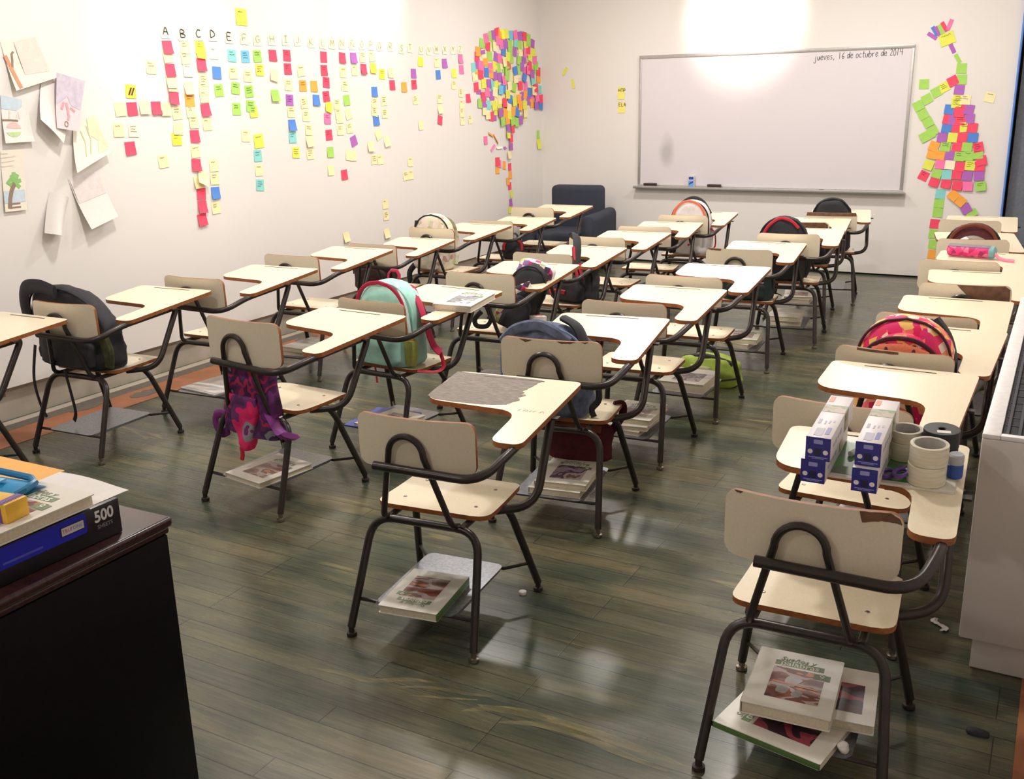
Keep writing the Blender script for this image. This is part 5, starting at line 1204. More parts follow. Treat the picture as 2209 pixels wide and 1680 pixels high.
# ------------------------------------------------------------------ navy armchair in the corner
def armchair():
    t = thing('armchair', 'navy upholstered tub armchair in the back left corner', 'armchair', (-4.125, 8.57, 0), deg(5), None, .95)
    NV = mat('navy_upholstery', (50, 55, 68), .9, var=.12, vscale=160, bump=.1)
    b = MB()
    for sx in (-.27, .27):
        for sy in (-.25, .27): b.cyl((sx, sy, 0), (sx, sy, .06), .022, 10)
    b.build('feet', mat('black_wood_foot', (24, 22, 22), .5), t)
    b = MB(); b.bbox((0, 0, .17), (.62, .64, .22), .03, seg=3); b.build('base', NV, t)
    b = MB(); b.bbox((0, -.06, .335), (.47, .56, .13), .045, seg=4); b.build('seat_cushion', NV, t)
    def prof(a, c):   # back: rounded slab leaning back
        x = (a-.5)*.56; th = .15; z = .28+c*.53
        return x, z
    b = MB(); b.bbox((0, .27, .52), (.545, .17, .58), .05, seg=4); b.build('back', NV, t)
    for s in (-1, 1):
        b = MB(); pts = [(s*.315, -.33+.0, 0)]
        out = [(p.x, p.y) for p in fillet([(-.068, .05, 0), (.068, .05, 0), (.068, .57, 0), (-.068, .57, 0)], [.01, .01, .066, .066], 7, True)]
        n = len(out); vs = []
        for yy, sc_, dz in ((-.335, .90, -.02), (-.325, 1, 0), (.10, 1, .005), (.34, 1, .03)):
            vs += [(s*.315+x*sc_, yy, (z-.05)*(1+dz)+.05) for x, z in out]
        fs = [(k*n+i, k*n+(i+1) % n, (k+1)*n+(i+1) % n, (k+1)*n+i) for k in range(3) for i in range(n)]+[tuple(range(n-1, -1, -1)), tuple(range(3*n, 4*n))]
        b.add(vs, fs); b.build('arm', NV, t, ang=50)
armchair()

# ------------------------------------------------------------------ heater / cooling cabinet on the right
def heater():
    t = thing('heater_cabinet', 'long white floor heater with a dark slatted top by the right wall', 'heater', (.135, 3.765, 0))
    WH = mat('white_enamel_cabinet', (216, 208, 202), .45, var=.03, vscale=6); W2 = mat('bright_white_frame', (236, 232, 232), .4)
    L = 2.03; Wd = .51; H = .703
    b = MB(); b.bbox((0, 0, (H-.012+.1)/2), (Wd, L, H-.112), .006); b.build('cabinet_body', WH, t)
    b = MB(); b.bbox((.017, 0, .052), (Wd-.036, L-.05, .100), .003); b.build('base', WH, t)
    b = MB()
    for c, d in (((-Wd/2+.022, 0, H-.006), (.044, L, .013)), ((Wd/2-.022, 0, H-.006), (.044, L, .013)), ((0, -L/2+.012, H-.006), (Wd-.088, .024, .013)), ((0, L/2-.035, H-.006), (Wd-.088, .07, .013))):
        b.bbox(c, d, .003)
    b.build('top_frame', W2, t)
    b = MB(); b.box((0, -.02, H-.0105), (Wd-.09, L-.1, .004)); b.build('dark_well', mat('dark_grille_well', (22, 20, 26), .7), t, smooth=False)
    b = MB(); n = 15
    for i in range(n): b.box((-Wd/2+.058+i*(Wd-.116)/(n-1), -.02, H-.006), (.0075, L-.1, .009))
    for j in range(26): b.box((0, -L/2+.05+j*(L-.12)/25, H-.009), (Wd-.1, .006, .004))
    b.build('grille', mat('charcoal_grille', (62, 62, 70), .5, metal=.3), t, smooth=False)
    b = MB(); b.box((-.02, L/2-.035, H+.001), (.15, .035, .002)); b.build('control_flap', mat('pale_flap', (206, 206, 206), .4), t, smooth=False)
    b = MB(); b.box((.09, -.32, H+.0005), (.08, .05, .004)); b.build('label_plate', W2, t, smooth=False)
heater()

# ------------------------------------------------------------------ books
BWHITE = mat('white_book_cover', (226, 220, 208), .32, var=.03, vscale=12); PAGES = mat('book_page_block', (222, 210, 186), .85, var=.08, vscale=200)
BAND = mat('green_title_band', (122, 142, 106), .45); BTXT = mat('pale_print', (232, 236, 220), .5); GSP = mat('green_spine', (88, 120, 68), .45); DSP = mat('dark_blue_spine', (44, 50, 66), .45)
PIC1 = cells('warm_cover_photo', [(70, 40, 40), (110, 62, 52), (150, 92, 72), (190, 170, 168), (128, 78, 68), (206, 130, 84)], 9, .35, 'NOISE', stretch=(1, 2.2, 1), bump=0)
PIC2 = cells('violet_cover_photo', [(120, 100, 110), (150, 132, 140), (96, 74, 92), (176, 160, 160), (130, 96, 92)], 10, .35, 'NOISE', stretch=(1.4, 1, 1), bump=0)
PIC3 = cells('dark_cover_photo', [(40, 30, 38), (66, 44, 50), (160, 70, 80), (54, 40, 48), (90, 60, 60)], 9, .35, 'NOISE', bump=0)
def textbook(label, M, w=.205, h=.27, th=.026, pic=PIC1, spine=None, title=True, cover=None, group='textbooks on racks and desks', number=True, script=True):
    t = thing('textbook', label, 'book', M=M, group=group); c = cover or BWHITE
    b = MB(); b.plate(rrect(w, h, .004, 2), 0, .0022, M=Tm(0, 0, 0)); b.plate(rrect(w, h, .004, 2), th-.0022, th)
    b.build('cover', c, t, ang=30)
    b = MB(); b.bbox((-w/2+.0011, 0, th/2), (.0024, h, th), .001); b.build('spine', spine or c, t)
    b = MB(); b.bbox((.0, -.0, th/2), (w-.008, h-.008, th-.0046), .001); b.build('pages', PAGES, t)
    z = th+.0004
    if pic:
        b = MB(); b.add([(-w*.27, -h*.33, z), (w*.33, -h*.33, z), (w*.33, h*.20, z), (-w*.27, h*.20, z)], [(0, 1, 2, 3)]); b.build('cover_picture', pic, t, smooth=False)
    if title:
        b = MB(); b.add([(-w*.27, h*.235, z), (w*.30, h*.235, z), (w*.30, h*.315, z), (-w*.27, h*.315, z)], [(0, 1, 2, 3)])
        if number: b.add([(w*.20, h*.10, z+.0002), (w*.39, h*.10, z+.0002), (w*.39, h*.19, z+.0002), (w*.20, h*.19, z+.0002)], [(0, 1, 2, 3)])
        b.build('title_band', BAND, t, smooth=False)
        text_mesh('title_lettering', 'palabras', .030, BTXT, t, Tm(.004, h*.272, z+.0004), sx=.95*w/.205, bold=.0004)
        if script: text_mesh('script_lettering', 'Sueños y', .024, mat('grey_green_script', (132, 146, 120), .5), t, Tm(-w*.02, h*.352, z+.0004), shear=.3)
        if number: text_mesh('number_lettering', '9', .028, BTXT, t, Tm(w*.295, h*.145, z+.0008))
    return t
def stack(k, items):
    z = .1195
    for it in items:
        lab, x, y, rz, kw = it
        th = kw.get('th', .026)
        textbook(lab, onchair(k, x, y, z, deg(rz)), **kw); z += th+.0006
stack('N1', [('white textbook upside down in crumpled clear film on the nearest middle chair rack', .0, -.148, 183, dict(w=.195, h=.255, th=.026, spine=GSP))])
stack('R1', [('white green-spined textbook turned sideways, lowest on the nearest right-hand rack', -.030, -.165, 77, dict(th=.017, spine=GSP, pic=PIC3)),
             ('white dark-spined textbook half hidden at right on the nearest right-hand rack', .075, -.025, 4, dict(w=.18, h=.24, th=.026, pic=PIC3, spine=DSP, title=False)),
             ('white textbook with a warm cover photo, topmost on the nearest right-hand rack', -.027, -.075, 2, dict(w=.210, h=.268, th=.032, pic=PIC1))])
for o_ in [o for o in bpy.data.objects if str(o.get('label', '')).startswith('white textbook with a warm cover photo')]:
    for nm, pts, m_ in (('photo_figure', [(-.012, -.028), (.004, -.030), (.012, -.012), (.022, .006), (.012, .022), (-.004, .026), (-.018, .012), (-.022, -.008)], mat('pale_shirt_print', (186, 176, 174), .35, var=.1)),
                        ('photo_drum', [(-.036, -.062), (-.012, -.066), (-.004, -.046), (-.010, -.032), (-.034, -.032)], mat('grey_drum_print', (150, 142, 138), .35, var=.15)),
                        ('photo_drum', [(.004, -.074), (.024, -.070), (.030, -.046), (.018, -.036), (.006, -.048)], mat('grey_drum_print', (150, 142, 138), .35, var=.15)),
                        ('photo_bar', [(-.05, -.020), (.06, -.026), (.06, -.020), (-.05, -.013)], mat('orange_bar_print', (206, 134, 96), .35))):
        b = MB(); b.plate(round_poly(pts, .008, 4), .0327, .0329 if nm != 'photo_bar' else .0331); b.build(nm, m_, o_, smooth=False)
stack('M1', [('white textbook with a red-brown photo on the rack below the butterfly sack', .03, -.115, -6, dict(w=.215, h=.27, th=.022))])
stack('M2', [('flat blue folder under a white textbook on the mint backpack chair rack', -.03, -.08, 8, dict(w=.25, h=.3, th=.008, pic=None, title=False, cover=mat('blue_folder', (84, 96, 178), .45))),
             ('white textbook lying on the blue folder of the mint backpack chair rack', .03, -.10, -4, dict(w=.21, h=.27, th=.012, pic=PIC2, script=False))])
stack('N2', [('lower white textbook on the rack of the denim backpack chair', .02, -.07, 1, dict(th=.024, pic=None, title=False)), ('upper white textbook with violet photo on the denim backpack chair rack', .035, -.055, 3, dict(th=.024, pic=PIC2))])
stack('N3', [('lowest cream textbook on the rack behind the denim backpack chair', .0, -.06, -4, dict(th=.02, pic=None, title=False)), ('middle white textbook on the rack behind the denim backpack chair', .01, -.06, 6, dict(th=.02, pic=PIC2)),
             ('top white textbook on the rack behind the denim backpack chair', .03, -.03, 0, dict(th=.026, pic=PIC2))])
stack('N4', [('thick pale book on the rack of the chair with the glaring white tablet', .01, -.03, -2, dict(w=.24, h=.29, th=.05, pic=PIC2, title=False))])
stack('N5', [('lower white book on the rack of the chair with the chipped left backrest corner', .0, -.04, -8, dict(th=.028, pic=None, title=False)), ('upper white book with red-brown photo on the rack of the chipped left corner chair', .02, -.04, 4, dict(th=.028))])
stack('N6', [('lower white book under the round black and red backpack chair', .0, -.04, 3, dict(th=.03, pic=None, title=False)), ('upper white book under the round black and red backpack chair', .0, -.05, -3, dict(th=.03, pic=None, title=False))])
stack('N7', [('lower white book on the rack of the half bare backrest chair below the whiteboard', .0, -.05, -3, dict(th=.03, pic=None, title=False)), ('upper white book with brown photo on the half bare backrest chair rack', .0, -.05, 6, dict(th=.02, title=False))])
stack('L4', [('lower grey-white book on the rack of the second chair from the slumped black backpack', .0, -.06, 4, dict(th=.025, pic=None, title=False)), ('upper grey-white book on the rack of the second chair from the slumped black backpack', .01, -.07, -6, dict(th=.025, pic=None, title=False, cover=mat('grey_book_cover', (188, 180, 172), .4)))])
t = thing('loose_paper', 'white loose paper sheets on the rack beside the purple sack', 'paper', M=onchair('L3', .0, -.05, .1198, deg(-8)))
b = MB(); b.plate(rrect(.27, .30, .004, 2), 0, .006); b.build('paper_sheets', PAPER, t, smooth=False)
b = MB(); b.grid(lambda a, c: Vector(((a-.5)*.25, (c-.5)*.27, .0075+.006*math.sin(a*5)*c)), 6, 6); b.build('top_sheet', PAPER, t)
# clear film around the nearest book
t = thing('plastic_film', 'crumpled clear plastic cover around the upside-down textbook', 'plastic cover', M=onchair('N1', .0, -.148, .149, deg(183)))
b = MB(); b.grid(lambda a, c: Vector(((a-.5)*.225+.012, (c-.5)*.27-.004, .001+.0035*abs(noise.noise(Vector((a*5, c*5, 1))))-(.020*max(0, a-.9)/.1))), 22, 22)
fm = NT('clear_film'); tr = fm.n('ShaderNodeBsdfTransparent'); gl = fm.n('ShaderNodeBsdfGlossy'); gl.inputs['Roughness'].default_value = .15
mx = fm.n('ShaderNodeMixShader'); fr = fm.n('ShaderNodeFresnel'); fr.inputs['IOR'].default_value = 1.25
fm.l(fm.math('ADD', fr.outputs[0], .04), mx.inputs[0]); fm.l(tr.outputs[0], mx.inputs[1]); fm.l(gl.outputs[0], mx.inputs[2]); fm.l(mx.outputs[0], fm.t.nodes['Material Output'].inputs['Surface'])
b.build('film', fm.m, t)
FILM = fm.m
p, a = worldof('M2', .195, .115, .0)
textbook('white textbook with a grey photo lying on the writing tablet beside the mint backpack', onchair('M2', .262, .212, tab_z(.262, .212)+.0022, deg(7)) @ Matrix.Rotation(math.atan(.0407/.557), 4, 'X'), w=.20, h=.255, th=.03, pic=cells('grey_cover_photo', [(96, 98, 110), (150, 150, 156), (120, 122, 132), (206, 206, 208), (84, 84, 98)], 10, .35, 'NOISE', stretch=(1, 2.4, 1), bump=0), number=True)
# ------------------------------------------------------------------ teacher's desk and what lies on it
def desk():
    t = thing('teacher_desk', 'dark mahogany desk with a glossy top in the left foreground', 'desk', (-1.622, 1.376, 0), deg(1.5))
    tm = NT('dark_mahogany_veneer'); v = tm.coord((4, 40, 40))
    n = tm.n('ShaderNodeTexNoise'); n.inputs['Scale'].default_value = 2; n.inputs['Detail'].default_value = 5; tm.l(v, n.inputs['Vector'])
    tm.l(tm.ramp(n.outputs['Fac'], [(.3, lin((44, 20, 24))), (.7, lin((62, 32, 34)))]), tm.b.inputs['Base Color']); tm.b.inputs['Roughness'].default_value = .24
    MH = tm.m; DK = mat('shade_darkened_veneer', (9, 7, 10), .5, var=.2, spec=.15)  # panels: mahogany in poor light, the shade put into a near-black colour
    b = MB(); b.bbox((-.75, -.42, .7085), (1.5, .84, .023), .008, seg=3); b.build('desktop', MH, t)
    b = MB(); b.bbox((-.75, -.42, .690), (1.486, .826, .016), .005, seg=3); b.build('edge_moulding', MH, t)
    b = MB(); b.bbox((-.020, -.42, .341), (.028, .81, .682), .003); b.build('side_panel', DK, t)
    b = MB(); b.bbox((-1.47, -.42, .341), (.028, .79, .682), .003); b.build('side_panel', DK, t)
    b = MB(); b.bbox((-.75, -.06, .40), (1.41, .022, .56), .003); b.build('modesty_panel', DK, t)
desk()
DZ = .7205
def reambox():
    t = thing('paper_ream_carton', 'black carton with 500 SHEETS lettering and a blue panel on the desk', 'carton', (-1.76, 1.128, DZ))
    KB = mat('black_carton', (30, 24, 30), .3)
    b = MB(); b.bbox((0, 0, .0385), (.212, .285, .077), .003); b.build('carton_body', KB, t)
    b = MB(); b.plate(rrect(.20, .0425, .006, 3, -.0415, .054), 0, .0012, M=basis((.106, 0, 0), (0, 1, 0), (0, 0, 1))); bp = b.build('blue_panel', mat('royal_blue_print', (34, 38, 190), .3, var=.05), t, smooth=False)
    M = lambda y, z, d: basis((.106+d, y, z), (0, 1, 0), (0, 0, 1))
    b = MB(); b.plate(rrect(.056, .021, .002, 2), 0, .0006, M=M(.026, .0545, .0013)); b.build('label_border', mat('navy_line', (30, 30, 90), .4), t, smooth=False)
    b = MB(); b.plate(rrect(.051, .0165, .001, 2), 0, .0004, M=M(.026, .0545, .002)); b.build('white_label', mat('white_label_paper', (214, 206, 214), .5), t, smooth=False)
    text_mesh('label_lettering', 'TRU', .0105, mat('red_print', (206, 92, 110), .5), t, M(.012, .0545, .0026)); text_mesh('label_lettering', 'TONE', .0105, mat('grey_print', (140, 140, 166), .5), t, M(.034, .0545, .0026))
    WP = mat('white_print', (226, 222, 226), .4)
    text_mesh('sheet_count_lettering', '500', .034, WP, t, M(.102, .054, .0004), sx=.92, bold=.0009)
    text_mesh('sheet_count_lettering', 'SHEETS', .0115, mat('grey_white_print', (150, 144, 152), .4), t, M(.102, .032, .0004))
    b = MB(); b.plate(rrect(.085, .0045, .001, 2), 0, .0004, M=M(-.085, .043, .0013)); b.build('pale_print_strip', mat('pale_blue_print', (84, 88, 208), .4), t, smooth=False)
reambox()
t = thing('paper_sheets', 'white loose sheets with a lifted far corner, on top of the black carton', 'paper', (-1.775, 1.165, DZ+.0775), deg(1))
b = MB(); b.grid(lambda a, c: Vector(((a-.5)*.216, (c-.5)*.28+.004, .0012+.010*max(0, c-.6)*max(0, .8-a)+.004*math.sin(a*4)*c*c)), 12, 12); b.grid(lambda a, c: Vector(((a-.5)*.216+.003, (c-.5)*.28, .0004)), 3, 3)
b.build('sheets', PAPER, t)
textbook('white textbook with a green title band on the black carton', Tm(-1.747, 1.078, DZ+.0842) @ Rz(deg(1)), w=.205, h=.262, th=.024, spine=GSP, group='textbooks on racks and desks')
def crayon_box():
    t = thing('crayon_box', 'small yellow carton with a purple stripe on the desk textbook', 'carton', (-1.735, 1.050, DZ+.1086), deg(8))
    b = MB(); b.bbox((0, 0, .019), (.13, .052, .038), .0015); b.build('carton_body', mat('golden_yellow_card', (238, 186, 60), .4, var=.08), t)
    b = MB(); b.box((.045, 0, .0384), (.014, .0525, .0006)); b.box((.045, -.0263, .019), (.014, .0006, .038)); b.box((.0555, 0, .0384), (.004, .0525, .0006)); b.build('purple_stripe', mat('purple_print', (116, 82, 150), .35), t, smooth=False)
    b = MB(); b.box((-.03, -.0263, .02), (.07, .0006, .022)); b.build('brown_print', mat('brown_red_print', (160, 92, 70), .4), t, smooth=False)
crayon_box()
def pencil_pouch():
    t = thing('pencil_pouch', 'bright blue open pencil pouch lying on the desk textbook', 'pencil case', (-1.885, 1.140, DZ+.1086), deg(8))
    BL = mat('bright_blue_vinyl', (40, 150, 206), .35, var=.08)
    b = MB()
    b.grid(lambda a, c: Vector(((a-.5)*.24, (c-.5)*.075, .006+.016*math.sin(PI*c)*(1-.3*a))), 14, 8); b.grid(lambda a, c: Vector(((a-.5)*.24, (c-.5)*.075, .001)), 3, 3); b.build('pouch_body', BL, t)
    b = MB(); out = [(.12-.012*math.cos(q), .012*math.sin(q)) for q in [i*PI/8 for i in range(9)]]
    b.tube([(-.12, .034, .012), (0, .036, .020), (.09, .030, .018), (.118, .012, .018), (.122, -.018, .014), (.112, -.034, .008)], .0075, 8, up=(0, 0, 1)); b.build('rolled_rim', mat('deep_blue_vinyl', (26, 120, 168), .35), t)
    b = MB(); b.box((-.02, -.012, .024), (.16, .016, .003)); b.build('light_flap', mat('light_blue_vinyl', (120, 200, 238), .3), t, smooth=False)
pencil_pouch()
OR = mat('manila_orange_paper', (244, 178, 92), .6, var=.05, vscale=10)
zz = DZ
for i, lab in enumerate(['lowest orange folder of the stack at the desk left edge', 'second orange folder from the bottom of the desk stack', 'third orange folder of the desk stack', 'topmost broad orange folder of the desk stack']):
    t = thing('folder', lab, 'folder', (-2.115+.004*i, 1.255-.003*i, zz), deg(-1+2*(i % 2)), group='orange folders on the desk')
    th = .013; b = MB(); b.plate(rrect(.31, .235, .004, 2), 0, .002); b.plate(rrect(.31, .235, .004, 2), th-.002, th)
    b.box((-.153, 0, th/2), (.003, .234, th)); b.build('folder_cover', OR, t, smooth=False)
    b = MB(); b.box((0, 0, th/2), (.30, .228, th-.005)); b.build('paper_contents', mat('tan_paper_edges', (206, 150, 96), .8, var=.2, vscale=200), t, smooth=False); zz += th+.0006

# ------------------------------------------------------------------ things on the nearest right-hand tablet
def tz(x, y): return tab_z(x, y)+.0005
GX, GY = .115, .265
def tiltM(x, y, z=0, rz=0.):
    return onchair('R1', x, y, tab_z(x, y)+z) @ Matrix.Rotation(math.atan(.0407/.557), 4, 'X') @ Rz(rz)
t = thing('workbook', 'thin green-covered workbook lying under the blue box stacks', 'book', M=tiltM(.10, .305, .0004))
b = MB(); b.plate(rrect(.36, .27, .004, 2), 0, .006); b.build('workbook_pages', mat('workbook_white', (224, 218, 206), .4), t, smooth=False)
b = MB(); b.box((-.04, -.012, .0063), (.27, .21, .0006)); b.build('green_cover_print', cells('green_cover_print', [(58, 128, 62), (74, 146, 72), (96, 120, 96), (58, 128, 62), (150, 160, 140)], 6, .35, 'NOISE', bump=0), t, smooth=False)
for yy, ww in ((-.078, .06), (-.052, .045)):
    b = MB(); b.box((.05, yy, .0068), (ww, .010, .0005)); b.build('pale_print_strip', mat('light_green_print', (150, 190, 136), .4), t, smooth=False)
def clip_box(x, y, level, lab, dx=0.):
    z = .0078+level*.0632
    t = thing('film_box', lab, 'carton', M=tiltM(x+dx, y, z, deg(-1.5)), group='blue-ended white boxes')
    w, l, h = .060, .305, .062
    b = MB(); b.bbox((0, 0, h/2), (w, l, h), .0015); b.build('box_body', mat('white_carton_card', (226, 220, 222), .42, var=.02), t)
    b = MB(); b.box((0, -l/2-.0007, h/2), (w, .0014, h)); b.box((-w/2+.002, -l/2-.001, -.0), (.001, .001, .001)); e = b.build('blue_end_flap', mat('navy_carton_print', (38, 38, 138), .38, var=.04), t, smooth=False)
    M = lambda u, v, d=.0: basis((u, -l/2-.0016-d, v), (1, 0, 0), (0, 0, 1))
    for s in (-1, 1):
        b = MB(); b.plate([(.0062*math.cos(a*PI/10), .0062*math.sin(a*PI/10)) for a in range(20)], 0, .0004, M=M(s*.0185, .0235)); b.build('white_dot', mat('white_print', (226, 222, 226), .4), t, smooth=False)
    b = MB(); b.plate(rrect(.022, .011, .002, 2), 0, .0003, M=M(0, .0505)); b.build('pale_print_logo', mat('lilac_print', (148, 148, 206), .4), t, smooth=False)
    b = MB(); b.plate(rrect(.046, .0022, .0005, 1), 0, .0003, M=M(.001, .009)); b.build('pale_print_line', mat('lilac_print', (148, 148, 206), .4), t, smooth=False)
    b = MB(); b.plate(rrect(.030, .0016, .0005, 1), 0, .0003, M=M(.001, .0055)); b.build('pale_print_line', mat('lilac_print', (148, 148, 206), .4), t, smooth=False)
    b = MB(); b.plate(rrect(.017, .019, .003, 2), 0, .0003, M=M(0, .023)); b.build('dark_emblem', mat('black_blue_print', (22, 22, 70), .4), t, smooth=False)
    T = lambda u, v: basis((u, v, h+.0004), (1, 0, 0), (0, 1, 0))
    b = MB(); b.box((0, .052, h+.0004), (w-.002, .052, .0006)); b.box((w/2+.0004, .052, h*.55), (.0006, .052, h*.8)); b.build('photo_band', cells('food_photo_print', [(120, 128, 96), (150, 140, 110), (168, 150, 130), (104, 124, 70), (188, 176, 150)], 16, .4, 'NOISE', bump=0), t, smooth=False)
    b = MB(); b.box((-.020, .122, h+.0004), (.012, .040, .0006)); b.build('orange_print', mat('orange_red_print', (236, 116, 78), .4), t, smooth=False)
    b = MB(); b.box((.014, -.105, h+.0004), (.010, .046, .0006)); b.build('blue_wordmark', mat('violet_blue_print', (76, 72, 158), .4), t, smooth=False)
    GP = mat('pale_grey_print', (176, 172, 190), .45)
    for c, dd in [((-.006, -.115, h+.0004), (.020, .05, .0005)), ((-.018, -.045, h+.0004), (.007, .03, .0005))]+[((-.004+.010*i, -.05+.006*i, h+.0004), (.004, .022-.004*i, .0005)) for i in range(3)]+[((w/2+.0004, -.11+.03*i, h*.5), (.0006, .018, .008+.004*(i % 2))) for i in range(4)]:
        b = MB(); b.box(c, dd); b.build('grey_print_mark', GP, t, smooth=False)
    return t
clip_box(-.035, .262, 0, 'lower blue-ended white box of the left stack', -.006); clip_box(-.031, .255, 1, 'upper blue-ended white box of the left stack')
clip_box(.084, .250, 0, 'lower blue-ended white box of the right stack'); clip_box(.086, .262, 1, 'upper blue-ended white box of the right stack')
CT = NT('clear_amber_tape'); CT.b.inputs['Base Color'].default_value = (*lin((232, 224, 204)), 1); CT.b.inputs['Roughness'].default_value = .22; CT.b.inputs['Alpha'].default_value = .86
CT.b.inputs['Subsurface Weight'].default_value = .3; CT.b.inputs['Subsurface Radius'].default_value = (.02, .018, .012)
nz = CT.n('ShaderNodeTexNoise'); nz.inputs['Scale'].default_value = 18; CT.l(CT.coord((1, 1, 8)), nz.inputs['Vector']); CT.l(CT.ramp(nz.outputs['Fac'], [(.3, lin((222, 212, 186))), (.7, lin((240, 234, 216)))]), CT.b.inputs['Base Color'])
def tape(x, y, z, r, ri, h, lab, m, core, name='tape_roll'):
    t = thing(name, lab, 'tape roll', M=tiltM(x, y, z))
    b = MB(); b.lathe([(ri, 0), (r-.001, 0), (r, .001), (r, h-.001), (r-.001, h), (ri, h)], n=48, closed=True); b.build('tape_winding', m, t, ang=30)
    b = MB(); b.lathe([(ri-.003, .0005), (ri-.0002, .0005), (ri-.0002, h-.0005), (ri-.003, h-.0005)], n=48, closed=True); b.build('core_ring', core, t, ang=30)
    return t
CORE = mat('grey_card_core', (188, 184, 176), .6, var=.1)
tape(.212, .212, .0076, .0455, .0392, .050, 'lower wide roll of clear tape in the front pair', CT.m, CORE); tape(.213, .213, .0581, .0455, .0392, .050, 'upper wide roll of clear tape in the front pair', CT.m, CORE)
tape(.146, .348, .0076, .042, .036, .048, 'lower clear tape roll behind, next to the right box stack', CT.m, CORE); tape(.147, .348, .0562, .042, .036, .030, 'upper clear tape roll behind, next to the right box stack', CT.m, CORE)
BKT = mat('black_tape', (36, 35, 38), .42)
tb_ = tape(.232, .330, .0076, .043, .032, .05, 'lower black tape roll behind the clear tape', BKT, CORE); tb2 = tape(.232, .331, .0582, .044, .012, .045, 'upper black tape roll with a white sticker behind the clear tape', BKT, BKT)
b = MB(); b.box((.006, -.022, .0455), (.032, .016, .0006), rz=.15); b.build('white_sticker', PAPER, tb2, smooth=False)
t = thing('glue_bottle', 'small bottle with a blue base right of the clear tape', 'bottle', M=tiltM(.274, .262, .0076))
b = MB(); b.lathe([(.0001, 0), (.018, 0), (.019, .004), (.019, .034), (.017, .036)], n=24); b.build('blue_base', mat('blue_bottle', (50, 86, 170), .3), t, ang=30)
b = MB(); b.lathe([(.0175, .036), (.019, .040), (.019, .058), (.016, .062), (.0001, .062)], n=24); b.build('clear_top', mat('frosted_plastic', (188, 190, 198), .35), t, ang=30)
t = thing('scissors', 'purple-handled scissors beside the clear tape rolls', 'scissors', M=tiltM(.148, .232, .0150, deg(-20)))
PU = mat('purple_plastic', (98, 64, 152), .35)
for s in (-1, 1):
    b = MB(); b.tube([(s*.018+.014*math.cos(q), -.03+.024*math.sin(q), .006*s+.006) for q in [2*PI*i/20 for i in range(20)]], .0052, 8, closed=True); b.tube([(s*.010, -.008, .006+.006*s), (s*.003, .012, .006)], .0052, 8); b.build('handle_loop', PU, t)
    b = MB(); b.plate([(-s*.002, .008), (s*.006, .012), (s*.0005+s*.004, .085), (-s*.001, .09)], .0045+.002*s, .006+.002*s); b.build('blade', CHROME, t, smooth=False)
t = thing('lip_balm', 'white and red lip balm tube lying between the box stacks', 'tube', M=tiltM(.030, .33, .0135, deg(65)))
b = MB(); b.cyl((-.03, 0, 0), (.012, 0, 0), .0075, 14); b.build('white_tube', PAPER, t)
b = MB(); b.cyl((.012, 0, 0), (.034, 0, 0), .0078, 14); b.build('red_cap', mat('red_plastic', (190, 60, 58), .35), t)

# ------------------------------------------------------------------ backpacks
BLK = mat('black_nylon', (30, 30, 36), .7, var=.2, vscale=60, bump=.2, bscale=30); DGR = mat('charcoal_nylon', (46, 44, 52), .75, var=.2, vscale=60, bump=.2, bscale=30)
REDN = mat('red_nylon', (196, 32, 58), .6, var=.12, vscale=60, bump=.1)
def bag_profile(t):
    """half-width factor along the height: full, then an arched top"""
    if t < .06: return .90+.10*(t/.06)
    if t < .58: return 1.
    q = (t-.58)/.42
    return math.sqrt(max(0, 1-q**2.3))
def bag_mesh(m, w, d, h, y0=0., z0=0., seed=0, wr=.008, sag=0., lean=0., nu=30, nv=18, prof=bag_profile, xs=0.):
    rows = []
    for j in range(nv+1):
        t = 1-(1-j/nv)**1.25 if j < nv else 1
        t = j/nv; t = t if t < .6 else .6+.4*math.sin((t-.6)/.4*PI/2)
        fw = max(prof(t), .02); fd = max(.0+ (1-.45*t**1.8)*(1 if t < .9 else math.sqrt(max(0, 1-((t-.9)/.1)**2))*.9+.1), .03)
        r = []
        for i in range(nu):
            a = 2*PI*i/nu; ca, sa = math.cos(a), math.sin(a); e = .62
            x = (abs(ca)**e)*(1 if ca >= 0 else -1)*w/2*fw; y = (abs(sa)**e)*(1 if sa >= 0 else -1)*d/2*fd
            p = Vector((x+xs*t*t, y0+y+lean*t, z0+h*t-sag*(x/(w/2))**2*t))
            nn = noise.noise(p*14+Vector((seed, seed*2, 0)))*wr+noise.noise(p*34+Vector((0, seed, 3)))*wr*.45
            p += Vector((ca, sa, .1))*nn
            p.z = max(p.z, z0)
            r.append(p)
        rows.append(r)
    n = nu; vs = [p for r in rows for p in r]
    fs = [(j*n+i, j*n+(i+1) % n, (j+1)*n+(i+1) % n, (j+1)*n+i) for j in range(nv) for i in range(n)]
    fs += [tuple(range(n-1, -1, -1)), tuple(range(nv*n, nv*n+n))]
    m.add(vs, fs)
def arch(w, h, y, z0, n=22, lo=.35, prof=bag_profile, sx=1.):
    P = []
    for i in range(n+1):
        t = lo+(1-lo)*i/n; P.append((-w/2*prof(t)*sx, y, z0+h*t))
    for i in range(n, -1, -1):
        t = lo+(1-lo)*i/n; P.append((w/2*prof(t)*sx, y, z0+h*t))
    return P
